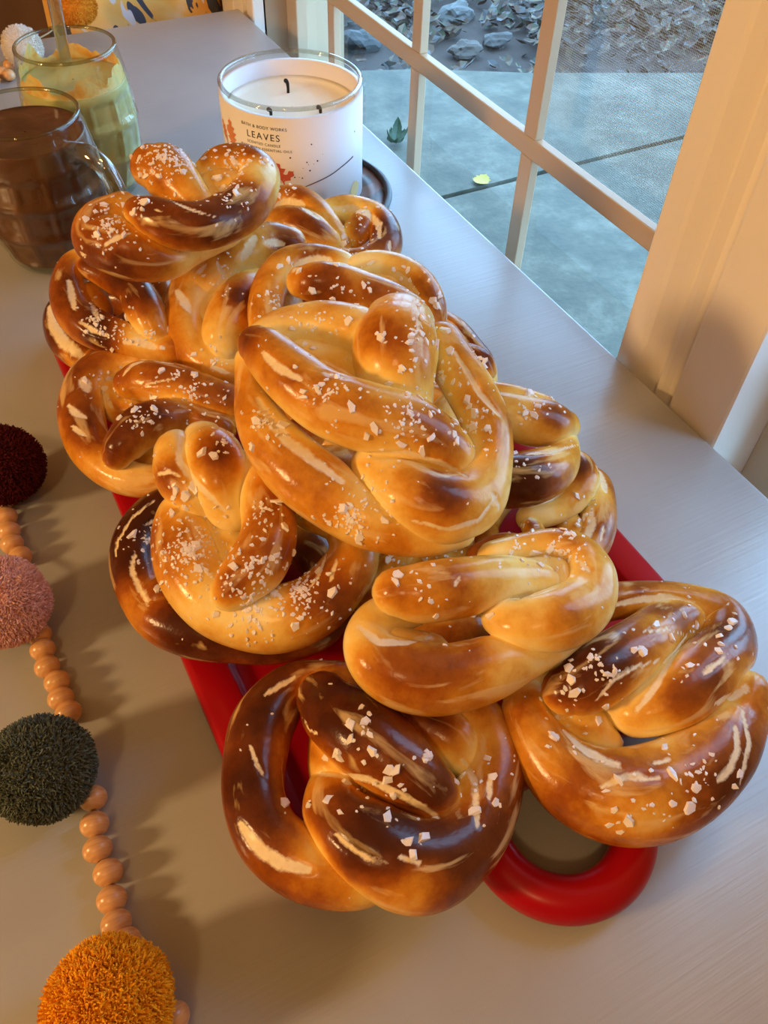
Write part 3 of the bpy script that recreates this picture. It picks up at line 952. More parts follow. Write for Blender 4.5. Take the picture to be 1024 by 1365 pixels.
pretzel('F', 'big light golden pretzel topping the middle of the pile with plump twist', (500, 565, 0.106), (-0.10, -0.30),
    [[(333, 480, 20, -2), (334, 520, 20, -2), (345, 558, 30), (372, 600, 41), (420, 645, 45), (478, 684, 43), (532, 704, 36), (575, 712, 28, -1), (610, 705, 26, -1)],
     [(345, 462, 26, 6), (358, 472, 33, 7), (390, 502, 39, 8), (430, 534, 44, 8), (482, 554, 47, 8), (536, 571, 47, 6), (584, 600, 42, 2), (622, 636, 32, -5)],
     [(512, 600, 34, -3), (505, 632, 37, 1), (545, 660, 44, 4), (590, 678, 48, 3), (630, 664, 42, 1), (650, 622, 33), (649, 573, 32), (630, 526, 32), (606, 487, 30), (590, 455, 26)],
     [(532, 440, 48, 5), (528, 462, 56, 6), (528, 490, 54, 6), (534, 530, 38, 3)],
     [(345, 462, 26, 1), (380, 442, 31, 1), (425, 436, 35, 1), (468, 444, 36, 1), (505, 455, 36, 0)],
     [(405, 478, 34, -3), (440, 488, 36, -5), (475, 505, 32, -5)]],
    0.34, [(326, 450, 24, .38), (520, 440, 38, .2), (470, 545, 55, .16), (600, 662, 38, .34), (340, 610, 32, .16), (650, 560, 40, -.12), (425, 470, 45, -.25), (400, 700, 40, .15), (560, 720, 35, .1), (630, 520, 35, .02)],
    [(13, (343, 530), (362, 562), (385, 588), (409, 606), (456, 642)), (7, (495, 604), (542, 604), (593, 620), (622, 634)), (6, (550, 694), (597, 707), (640, 694), (663, 660)),
     (7, (606, 468), (622, 495), (640, 525), (668, 555)), (6, (558, 410), (561, 450), (561, 487)), (10, (350, 470), (370, 490), (400, 505)), (6, (430, 496), (470, 505)), (5, (655, 655), (668, 680))],
    [(545, 550, 65, 12, 60), (470, 695, 60, 8, 80), (440, 525, 40, 6, 25), (550, 440, 45, 10, 20), (632, 565, 35, 8, 25), (350, 560, 40, 3, 25), (425, 425, 45, 5, 30), (590, 500, 40, 5, 20)], (4, 40), seed=4)

pretzel('H', 'golden pretzel with a dark knotted top, propped on the flat dark pretzel', (345, 735, 0.066), (-0.16, -0.24),
    [[(262, 660, 28, 0), (248, 695, 40), (250, 735, 46), (268, 780, 46), (308, 815, 44), (362, 826, 44), (418, 808, 42), (456, 770, 38), (470, 735, 32), (455, 700, 28, -3), (415, 680, 28, -4)],
     [(238, 606, 33, 5), (243, 630, 38, 5), (264, 655, 40, 4), (295, 672, 36, 0)],
     [(272, 594, 32, 5), (282, 610, 41, 6), (294, 642, 44, 6), (308, 678, 36, 3)],
     [(335, 625, 28, 4), (352, 668, 34, 7), (358, 708, 37, 8), (345, 748, 39, 8), (322, 775, 34, 8), (308, 790, 25, 7)],
     [(285, 700, 34, -2), (305, 735, 34, -3), (310, 770, 30, -3)]],
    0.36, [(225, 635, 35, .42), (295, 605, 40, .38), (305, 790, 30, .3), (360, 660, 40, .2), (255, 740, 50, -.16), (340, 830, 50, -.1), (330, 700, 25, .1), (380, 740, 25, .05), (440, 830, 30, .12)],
    [(8, (243, 575), (238, 612), (262, 645), (300, 682)), (5, (436, 735), (425, 765), (411, 786)), (5, (449, 745), (440, 775)), (5, (205, 635), (225, 628), (240, 636))],
    [(250, 735, 65, 7, 190), (400, 785, 65, 6, 110), (300, 590, 35, 4, 18), (335, 750, 40, 4, 30), (245, 660, 22, 5, 8), (330, 810, 50, 4, 70), (350, 680, 40, 2, 20)], (3, 40), seed=5)

pretzel('I', 'dark flat pretzel underneath, overhanging the board edge facing the bead garland', (300, 770, 0.034), (-0.05, 0.0),
    [[(240, 668, 26), (205, 690, 30), (182, 725, 32), (184, 770, 34), (210, 815, 36), (255, 840, 36), (310, 850, 34), (370, 852, 32), (425, 835, 30), (445, 790, 30), (420, 740, 30), (360, 700, 30), (300, 675, 28), (240, 668, 26)],
     [(210, 800, 30, 2), (270, 770, 34, 0), (330, 740, 34, 0), (390, 720, 30, 0)]],
    0.74, [(170, 720, 30, .1), (240, 850, 40, .12), (215, 720, 25, -.12)],
    [(4, (206, 666), (175, 690), (156, 722), (152, 750)), (6, (180, 735), (175, 760), (188, 790), (197, 806)), (4, (192, 700), (215, 690)), (5, (225, 800), (245, 815))],
    [(200, 720, 35, 5, 25), (230, 790, 30, 2, 12)], (0, 10), seed=6)

pretzel('G', 'brown pretzel halfway along board edge, its round rope end on the loop', (195, 560, 0.043), (-0.14, -0.12),
    [[(235, 488, 18), (200, 484, 20), (160, 487, 25), (124, 505, 30), (110, 545, 31), (116, 588, 29), (140, 620, 26), (175, 638, 23), (215, 642, 22), (255, 635, 22)],
     [(172, 512, 19, 4), (192, 508, 27, 6), (228, 515, 31, 6), (264, 527, 30, 5), (305, 540, 27, 3)],
     [(156, 606, 17, 7), (163, 594, 26, 8), (183, 573, 29, 8), (212, 560, 28, 7), (250, 556, 26, 4), (290, 570, 24, 2)],
     [(140, 525, 24, -4), (160, 545, 22, -6), (180, 545, 20, -6)], [(200, 600, 24, -3), (235, 600, 24, -3)]],
    0.50, [(150, 612, 28, .38), (225, 492, 35, .22), (95, 560, 35, .12), (190, 640, 35, -.22), (140, 520, 28, -.25), (290, 535, 35, .15), (250, 590, 20, -.2)],
    [(8, (163, 500), (175, 486), (195, 478), (229, 484)), (8, (91, 540), (100, 550), (114, 556)), (6, (96, 568), (113, 580)), (12, (112, 505), (116, 520)), (6, (135, 520), (150, 545)), (3, (195, 512), (230, 505))],
    [(255, 520, 50, 5, 60), (190, 555, 35, 6, 30), (135, 505, 25, 3, 8)], (2, 20), seed=7)

pretzel('A', 'shiny brown pretzel crowning the far end of the pile near the glass mugs', (230, 285, 0.118), (-0.12, -0.40),
    [[(188, 284, 19, 8), (205, 290, 28, 9), (234, 300, 31, 9), (276, 300, 30, 8), (316, 282, 31, 5), (340, 254, 29, 3), (346, 232, 26, 1), (325, 220, 25, 0), (298, 222, 25, 0), (280, 232, 22, 0)],
     [(203, 222, 28, 1), (222, 230, 35, 2), (243, 250, 30, 2), (262, 272, 22, 2)],
     [(290, 252, 28, -2), (312, 255, 28, -3), (265, 265, 20, -3)],
     [(165, 285, 28, 1), (136, 300, 31, 1), (132, 320, 34, 1), (155, 328, 38, 2), (186, 338, 36, 2), (220, 340, 30, 0), (255, 325, 26, -7), (300, 305, 24, -10)]],
    0.50, [(235, 318, 55, .22), (175, 355, 45, .3), (352, 225, 30, -.42), (250, 255, 28, -.22), (200, 230, 30, .06), (290, 245, 30, -.16), (300, 300, 40, .1)],
    [(6, (139, 327), (155, 317), (171, 311)), (4, (217, 260), (235, 270), (255, 279), (288, 289)), (6, (106, 338), (112, 340)), (3, (205, 277), (218, 285))],
    [(212, 208, 38, 6, 70), (145, 298, 38, 5, 80), (312, 218, 45, 8, 70), (190, 258, 22, 3, 20), (235, 215, 25, 2, 40), (300, 262, 30, 2, 15)], (2, 20), seed=8)

pretzel('B', 'brown pretzel with an open eye under the crowning one, near the mugs', (150, 410, 0.066), (-0.14, -0.22),
    [[(120, 345, 20, 0), (97, 362, 21), (92, 392, 25), (106, 424, 27), (138, 444, 25), (178, 455, 22), (215, 462, 20), (245, 465, 20)],
     [(118, 358, 16, 2), (150, 372, 18, 2), (180, 388, 22, 4), (194, 414, 26, 4), (206, 440, 24, 2), (224, 463, 20, -3)],
     [(120, 345, 20, 0), (165, 348, 22, -2), (200, 368, 20, -8), (218, 400, 18, -10), (220, 440, 18, -8)],
     [(122, 395, 20, -6), (130, 415, 20, -6)]],
    0.56, [(100, 405, 38, .2), (130, 448, 28, .25), (190, 400, 25, .05), (175, 445, 20, -.2), (105, 360, 20, .1), (210, 455, 25, .1)],
    [(8, (92, 374), (96, 395), (99, 412)), (6, (106, 429), (122, 440), (142, 447)), (9, (166, 456), (185, 455), (206, 463)), (6, (122, 400), (130, 425))],
    [(125, 425, 30, 3, 30), (165, 445, 30, 2, 30), (205, 445, 25, 2, 8)], (1, 10), vox=0.0013, seed=9)

pretzel('Q', 'dark pretzel with wide pale split at the bottom of the pile near mugs', (120, 465, 0.029), (-0.05, 0.0),
    [[(110, 395, 18), (84, 412, 18), (78, 435, 19), (94, 462, 21), (125, 482, 21), (160, 490, 22), (200, 480, 22), (225, 455, 22), (215, 425, 22), (170, 400, 22), (110, 395, 18)],
     [(110, 470, 20, 2), (150, 450, 22, 0), (190, 430, 22, 0)]],
    0.70, [], [(14, (66, 408), (70, 432), (84, 456), (110, 477))], [], (0, 6), vox=0.0013, seed=10)

pretzel('C', 'blistered pale pretzel with dark rope end wedged below the crowning pretzel', (290, 410, 0.068), (-0.10, -0.28),
    [[(385, 325, 22, -2), (355, 325, 28), (320, 342, 32, 2), (285, 362, 32, 2), (258, 388, 29), (245, 418, 27), (250, 450, 26), (268, 475, 25), (295, 490, 24), (325, 492, 22, -4), (350, 468, 22, -14)],
     [(342, 380, 22, 1), (327, 392, 28, 3), (310, 420, 31, 5), (298, 446, 28, 5), (300, 462, 18, 4)],
     [(270, 425, 20, -3), (285, 400, 22, -4)],
     [(335, 470, 22, -18), (368, 435, 24, -22), (380, 390, 24, -22), (370, 350, 22, -18)]],
    0.46, [(325, 395, 30, .42), (305, 455, 25, -.12), (330, 335, 50, -.12), (245, 430, 40, -.08), (385, 330, 20, .3), (300, 345, 25, .1)],
    [(10, (340, 315), (332, 330), (324, 345)), (8, (355, 322), (379, 325)), (10, (236, 388), (246, 402), (254, 415)), (6, (290, 350), (300, 368), (285, 385)), (5, (280, 488), (305, 498)), (5, (262, 365), (275, 352))],
    [(290, 480, 40, 3, 14), (300, 360, 40, 1, 20)], (1, 12), vox=0.0013, seed=11)

pretzel('D', 'golden pretzel at the far end of the board touching the candle', (445, 300, 0.043), (0.02, -0.14),
    [[(352, 282, 17, 1), (372, 270, 19, 2), (398, 270, 21, 3), (418, 284, 22, 4), (434, 304, 21, 3), (452, 326, 17, 0)],
     [(356, 300, 18, 4), (384, 297, 22, 5), (412, 307, 23, 5), (438, 322, 18, 2)],
     [(436, 282, 15), (462, 280, 19), (490, 288, 21), (510, 305, 22), (514, 328, 22), (498, 345, 20), (465, 350, 18), (430, 345, 18), (385, 335, 20), (358, 310, 20)],
     [(486, 300, 22, -1), (470, 318, 18, -2)]],
    0.46, [(405, 303, 30, .25), (515, 300, 28, .15), (465, 300, 20, -.15), (445, 280, 20, -.25), (395, 262, 20, .1)],
    [(8, (366, 276), (380, 268), (398, 271), (424, 290)), (8, (444, 277), (470, 277), (490, 284), (505, 298), (506, 316)), (5, (520, 322), (520, 335))],
    [(490, 320, 35, 4, 25), (465, 335, 20, 3, 15), (380, 255, 18, 2, 6), (480, 290, 30, 2, 6)], (1, 10), vox=0.0013, seed=12)

pretzel('E', 'pretzel with a dark crossing rope and pale ends, tucked behind the big golden one', (465, 395, 0.080), (0.0, -0.34),
    [[(352, 440, 20), (354, 408, 23), (362, 378, 24), (382, 356, 24), (412, 348, 22), (445, 352, 20), (470, 360, 18, -2)],
     [(402, 376, 16, 5), (420, 377, 26, 6), (450, 380, 29, 6), (482, 390, 29, 5), (514, 402, 28, 4), (545, 420, 27, 2)],
     [(468, 358, 17), (498, 356, 20), (530, 362, 22), (556, 378, 23), (570, 404, 23), (572, 432, 22), (555, 455, 22, -2), (500, 465, 22, -4), (430, 460, 22, -4), (370, 455, 22, -2)],
     [(520, 380, 20, -4), (500, 375, 18, -4)]],
    0.40, [(435, 372, 38, .38), (500, 395, 30, .15), (578, 410, 30, .25), (360, 405, 28, -.14), (500, 356, 28, -.12), (350, 425, 20, .05), (410, 340, 20, .15)],
    [(10, (389, 362), (402, 350), (425, 345), (458, 352)), (9, (530, 365), (543, 378), (556, 392))],
    [(450, 380, 60, 10, 10), (545, 390, 45, 9, 8), (368, 400, 32, 4, 20), (580, 410, 20, 3, 3), (390, 350, 20, 2, 4)], (1, 10), vox=0.0013, seed=13)

pretzel('J', 'dark pretzel showing only its edge between big golden pretzel and window', (620, 470, 0.044), (0.12, 0.0),
    [[(585, 425, 16, 0), (606, 440, 17, 0), (628, 462, 15, 0), (645, 485, 14, -3), (640, 515, 20, -4), (600, 535, 22, -4), (545, 520, 22, -4), (525, 480, 22, -4), (545, 440, 20, -3), (585, 425, 16, 0)],
     [(590, 470, 16, 3), (615, 473, 16, 4), (638, 482, 17, 4), (648, 496, 14, 2)],
     [(575, 470, 20, 0), (560, 500, 20, 0)]],
    0.54, [(645, 480, 22, .42), (605, 432, 22, -.32)], [(5, (594, 425), (610, 440)), (3, (615, 445), (632, 462))],
    [(635, 480, 25, 4, 8), (610, 460, 25, 1, 8)], (0, 6), vox=0.0013, seed=14)

pretzel('K', 'glossy pretzel of two stacked dark bends with cream split, on window side', (700, 595, 0.064), (0.22, -0.10),
    [[(640, 520, 14, 0), (668, 526, 15, 2), (695, 535, 17, 3), (725, 548, 20, 2)],
     [(640, 545, 22, 2), (665, 550, 26, 3), (698, 560, 32, 4), (728, 565, 32, 4), (748, 570, 26, 2)],
     [(750, 585, 20, 0), (744, 618, 28, 0), (725, 632, 34, 1), (695, 640, 36, 1), (660, 642, 34, -2), (620, 635, 30, -6), (595, 600, 26, -8), (600, 550, 24, -6), (640, 535, 22, -3)]],
    0.46, [(748, 545, 32, .36), (735, 572, 30, .2), (700, 645, 50, .42), (672, 570, 26, -.4), (690, 525, 20, -.2), (740, 600, 16, -.35)],
    [(6, (700, 605), (735, 602), (770, 592))],
    [(700, 545, 26, 4, 12), (735, 530, 25, 3, 25), (700, 620, 40, 2, 10)], (0, 8), vox=0.0012, seed=15)

pretzel('L', 'flat pretzel on window edge of board with ragged pale split on outer bend', (765, 690, 0.032), (0.05, -0.04),
    [[(758, 612, 17, 4), (772, 622, 19, 5), (777, 642, 21, 5), (764, 664, 20, 4), (738, 682, 18, 3), (705, 690, 18, 2)],
     [(775, 632, 18), (793, 650, 22), (798, 682, 24), (794, 712, 24), (780, 735, 24), (740, 760, 26), (690, 765, 26), (650, 740, 26), (640, 700, 26), (665, 660, 26), (715, 625, 24), (775, 632, 18)],
     [(765, 705, 18, -2), (770, 728, 18, -2), (755, 690, 16, -2)],
     [(640, 742, 18, 8), (672, 730, 21, 9), (702, 732, 20, 8), (716, 716, 14, 5), (706, 700, 13, 3)]],
    0.50, [(778, 625, 24, .4), (800, 705, 28, .18), (735, 690, 26, -.35), (700, 725, 24, -.2), (798, 640, 20, -.3), (708, 697, 12, .3)],
    [(8, (796, 622), (804, 640), (808, 655)), (10, (788, 675), (788, 700), (780, 722)), (4, (806, 700), (802, 720))],
    [(790, 680, 30, 3, 8), (700, 725, 30, 3, 14), (760, 700, 14, 1, 4), (690, 700, 20, 2, 10)], (0, 6), vox=0.0012, seed=16)

pretzel('P', 'brown pretzel in the bottom layer, glimpsed through the gaps under the big golden one', (545, 730, 0.034), (0.0, 0.0),
    [[(545, 640, 34), (490, 665, 36), (476, 720, 36), (490, 785, 38), (545, 815, 38), (596, 806, 36), (610, 750, 32), (602, 690, 30), (545, 640, 34)],
     [(490, 760, 34, 3), (540, 720, 38, 4), (590, 680, 34, 2)], [(600, 780, 34, 2), (550, 745, 34, 1), (500, 700, 34, 1)], [(550, 830, 32, -1), (590, 842, 30, -2), (625, 838, 27, -3)]],
    0.66, [], [], [(520, 740, 40, 3, 14), (600, 740, 40, 2, 10)], (1, 10), vox=0.0014, seed=17)

pretzel('R', 'dark brown pretzel deep under the pile, seen through the eye of the big golden one', (425, 575, 0.035), (0.0, 0.0),
    [[(425, 520, 30), (380, 540, 30), (368, 580, 30), (395, 615, 30), (440, 622, 30), (480, 595, 30), (480, 550, 30), (425, 520, 30)],
     [(385, 595, 28, 2), (425, 575, 32, 3), (465, 550, 28, 1)], [(470, 605, 28, 1), (430, 585, 30, 1), (390, 555, 28, 1)]],
    0.72, [], [], [], (1, 12), vox=0.0015, seed=18)

# ------------------------------------------------------------------ three wick candle on its plate
CC = (0.2335, 0.573)
CR, CZ0, CH = 0.0512, 0.0075, 0.088
plate = empty('plate', (CC[0], CC[1], 0))
tag(plate, 'dark rimmed plate with autumn leaf pattern under the candle', 'plate')
def mat_leafplate():
    m, nt, b = new_mat('autumn_leaf_print')
    tc = N(nt, 'ShaderNodeTexCoord')
    vo = N(nt, 'ShaderNodeTexVoronoi'); vo.inputs['Scale'].default_value = 75
    nt.links.new(tc.outputs['Object'], vo.inputs['Vector'])
    cr = ramp(nt, [(0.0, (0.10, 0.03, 0.02)), (0.35, (0.17, 0.06, 0.03)), (0.6, (0.06, 0.03, 0.02)), (0.75, (0.25, 0.22, 0.04)), (0.85, (0.20, 0.08, 0.03))], vo.outputs['Color'])
    cr.color_ramp.interpolation = 'CONSTANT'
    nt.links.new(cr.outputs[0], b.inputs['Base Color'])
    b.inputs['Roughness'].default_value = 0.35
    return m
link('dish', lathe('dish', [(0.0005, 0.0004), (0.045, 0.0004), (0.058, 0.003), (0.0700, 0.0082), (0.0700, 0.0088), (0.057, 0.0062), (0.050, 0.0056), (0.0005, 0.0056)], 72), mat_leafplate(), plate)
rimp = [(0.0725 + 0.0030 * math.cos(a), 0.0090 + 0.0024 * math.sin(a)) for a in np.linspace(0, 2 * PI, 13)[:-1]]
link('rim', fix_normals(lathe('rim', rimp, 72, close=True)), simple('dark_metal_rim', (0.035, 0.033, 0.032), 0.35, metal=0.4), plate)

candle = empty('jar_candle', (CC[0], CC[1], CZ0))
tag(candle, 'white three wick jar candle printed with autumn leaves, on the dark plate', 'candle')
gl = [(0.001, 0.0005), (CR - 0.004, 0.0005), (CR - 0.001, 0.002), (CR, 0.006), (CR, CH - 0.002), (CR - 0.0007, CH - 0.0004), (CR - 0.0016, CH), (CR - 0.0026, CH - 0.0006), (CR - 0.003, CH - 0.003)]
link('glass_jar', lathe('glass_jar', gl, 96), M['jar'], candle)
rp = [(CR - 0.0015 + 0.0017 * math.cos(a), CH - 0.0008 + 0.0015 * math.sin(a)) for a in np.linspace(0, 2 * PI, 11)[:-1]]
link('glass_rim', fix_normals(lathe('glass_rim', rp, 96, close=True)), thin_glass('rim_glass', (0.86, 0.86, 0.82), 1.5, 0.05, 2.2), candle)
WAXZ = 0.069
def mat_wax():
    m, nt, b = new_mat('ivory_wax')
    b.inputs['Base Color'].default_value = (0.97, 0.90, 0.72, 1)
    b.inputs['Roughness'].default_value = 0.4
    b.inputs['Subsurface Weight'].default_value = 0.2
    b.inputs['Subsurface Radius'].default_value = (0.02, 0.012, 0.006)
    b.inputs['Subsurface Scale'].default_value = 0.5
    return m
link('wax', fix_normals(lathe('wax', [(0.0005, 0.003), (CR - 0.006, 0.003), (CR - 0.0045, 0.006), (CR - 0.0045, WAXZ + 0.002), (CR - 0.006, WAXZ), (CR - 0.012, WAXZ - 0.0007), (0.0005, WAXZ - 0.001)], 72)), mat_wax(), candle)
M['label_paper'] = simple('white_label', (0.86, 0.84, 0.86), 0.6)
lab_t = CH - 0.0065
link('label', fix_normals(lathe('label', [(CR + 0.0002, 0.007), (CR + 0.0003, 0.007), (CR + 0.0003, lab_t), (CR - 0.0034, lab_t), (CR - 0.0034, 0.007)], 96, close=False)), M['label_paper'], candle)
wk = [at(384, 122, CZ0 + WAXZ), at(361, 152, CZ0 + WAXZ), at(427, 149, CZ0 + WAXZ)]
for wi, p in enumerate(wk):
    wh = 1.0 if wi == 0 else 0.55
    b0 = np.array([p[0] - CC[0], p[1] - CC[1], WAXZ - 0.002])
    link('wick', tube_mesh('wick', [b0, b0 + (0.0002, 0, 0.004 * wh), b0 + (0, 0.0003, 0.008 * wh), b0 + (-0.0012, 0.0002, 0.0098 * wh)], [0.0011, 0.0011, 0.0013, 0.0016], 8, 0.001), M['wick'], candle)

def bend(me, th0, z0, rad):
    for v in me.vertices:
        u, w, d = v.co
        t = th0 + u / rad
        v.co = ((rad + d) * math.cos(t), (rad + d) * math.sin(t), z0 + w)
    me.update()
    return me
def text_mesh(s, size, th0, z0, rad, spacing=1.1):
    cu = bpy.data.curves.new('t', 'FONT'); cu.body = s; cu.size = size; cu.align_x = 'CENTER'; cu.align_y = 'CENTER'; cu.space_character = spacing
    o = bpy.data.objects.new('t', cu); COL.objects.link(o)
    dg = bpy.context.evaluated_depsgraph_get(); dg.update()
    me = bpy.data.meshes.new_from_object(o.evaluated_get(dg))
    bpy.data.objects.remove(o)
    bm = bmesh.new(); bm.from_mesh(me)
    bmesh.ops.triangulate(bm, faces=bm.faces)
    bmesh.ops.subdivide_edges(bm, edges=[e for e in bm.edges if e.calc_length() > size * 0.4], cuts=1)
    bm.to_mesh(me); bm.free()
    me.name = 'lettering'; me.materials.clear()
    return bend(me, th0, z0, rad)
PR = CR + 0.00055
ink = simple('black_ink', (0.03, 0.025, 0.025), 0.6)
def lz(px, py):
    t, z = cyl_hit(px, py, CC, CR)
    return t, z - CZ0
for s, size, px, py, spc in (('BATH & BODY WORKS', 0.0030, 350, 170, 1.15), ('LEAVES', 0.0066, 350, 182, 1.25), ('SCENTED CANDLE', 0.0026, 351, 192, 1.2), ('MADE WITH ESSENTIAL OILS', 0.0026, 353, 199, 1.2)):
    t, z = lz(px, py)
    link('lettering', text_mesh(s, size, t, z, PR, spc), ink, candle)

def print_poly(name, pts, th0, z0, col, parent=candle, rough=0.6):
    bm = bmesh.new()
    vs = [bm.verts.new((x, y, 0)) for x, y in pts]
    bm.faces.new(vs)
    bmesh.ops.triangulate(bm, faces=bm.faces)
    me = bpy.data.meshes.new(name); bm.to_mesh(me); bm.free()
    bend(me, th0, z0, PR)
    return link(name, me, col if not isinstance(col, tuple) else simple(name + '_ink', col, rough), parent)
def leaf_print(px, py, size, ang, col, lobes, width):
    t, z = lz(px, py)
    pts_r, pts_l = [], []
    n = lobes * 2
    for i in range(n + 1):
        s = i / n
        w = width * math.sin(PI * (0.1 + 0.86 * s)) * (1.0 if i % 2 else 0.45)
        pts_r.append((w, s + (0.06 if i % 2 else 0))); pts_l.append((-w, s + (0.06 if i % 2 else 0)))
    pts = [(0.02, -0.3), *pts_r, (0, 1.12), *pts_l[::-1], (-0.02, -0.3)]
    c, s_ = math.cos(ang), math.sin(ang)
    P = [((x * c - y * s_) * size, (x * s_ + y * c) * size) for x, y in pts]
    print_poly('leaf_print', P, t, z, col)
orange_ink = simple('orange_ink', (0.72, 0.24, 0.07), 0.6)
red_ink = simple('red_ink', (0.55, 0.10, 0.05), 0.6)
gold_ink = simple('gold_ink', (0.62, 0.46, 0.20), 0.6)
leaf_print(312, 196, 0.019, 0.08, orange_ink, 5, 0.34)
leaf_print(304, 186, 0.014, 0.5, orange_ink, 4, 0.34)
leaf_print(377, 240, 0.013, 0.35, red_ink, 3, 0.42)
leaf_print(380, 240, 0.009, -0.75, red_ink, 2, 0.4)
leaf_print(372, 240, 0.008, 1.0, red_ink, 2, 0.4)
leaf_print(473, 262, 0.013, 0.15, gold_ink, 3, 0.55)
# dark sweeping twig
tw = [lz(400, 251), lz(420, 243), lz(440, 233), lz(456, 221), lz(470, 208)]
tp = [((a[0] - tw[0][0]) * PR, a[1] - tw[0][1]) for a in tw]
cc = catmull([(x, y, 0) for x, y in tp], 0.002)
up_, dn_ = [], []
for i, c in enumerate(cc):
    w = 0.00035 + 0.00025 * i / len(cc)
    up_.append((c[0], c[1] + w)); dn_.append((c[0], c[1] - w))
print_poly('twig_print', up_ + dn_[::-1], tw[0][0], tw[0][1], simple('twig_ink', (0.10, 0.08, 0.10), 0.6))
for (px, py, s) in ((415, 192, 5), (387, 210, 6), (409, 216, 5), (423, 214, 6), (404, 224, 4), (413, 227, 6), (472, 175, 6), (403, 237, 5), (393, 236, 5), (399, 236, 4), (418, 218, 4), (480, 152, 4), (411, 219, 4), (430, 205, 3)):
    t, z = lz(px, py)
    r = s * 0.00011
    print_poly('dot_print', [(r * math.cos(a), r * math.sin(a)) for a in np.linspace(0, 2 * PI, 9)[:-1]], t, z, ink if s > 4 else gold_ink)

# ------------------------------------------------------------------ glass mugs with drinks
def mat_drink(name, cols, scale):
    m, nt, b = new_mat(name)
    tc = N(nt, 'ShaderNodeTexCoord')
    n = N(nt, 'ShaderNodeTexNoise'); n.inputs['Scale'].default_value = scale; n.inputs['Detail'].default_value = 5; n.inputs['Distortion'].default_value = 0.8
    nt.links.new(tc.outputs['Object'], n.inputs['Vector'])
    cr = ramp(nt, cols, n.outputs['Fac'])
    nt.links.new(cr.outputs[0], b.inputs['Base Color'])
    b.inputs['Roughness'].default_value = 0.3
    bp = N(nt, 'ShaderNodeBump'); bp.inputs['Strength'].default_value = 0.25; bp.inputs['Distance'].default_value = 0.002
    nt.links.new(n.outputs['Fac'], bp.inputs['Height']); nt.links.new(bp.outputs[0], b.inputs['Normal'])
    return m
def panel_mod(npan, zb, depth):
    def f(t, i, r, z):
        u = (t * npan / (2 * PI)) % 1.0
        ex = min(1, max(0, (0.5 - abs(u - 0.5)) / 0.12))
        k = 0
        for (a, b) in zb:
            if a <= z <= b:
                k = min(1, (z - a) / 0.003, (b - z) / 0.003)
        return r - depth * ex * k
    return f
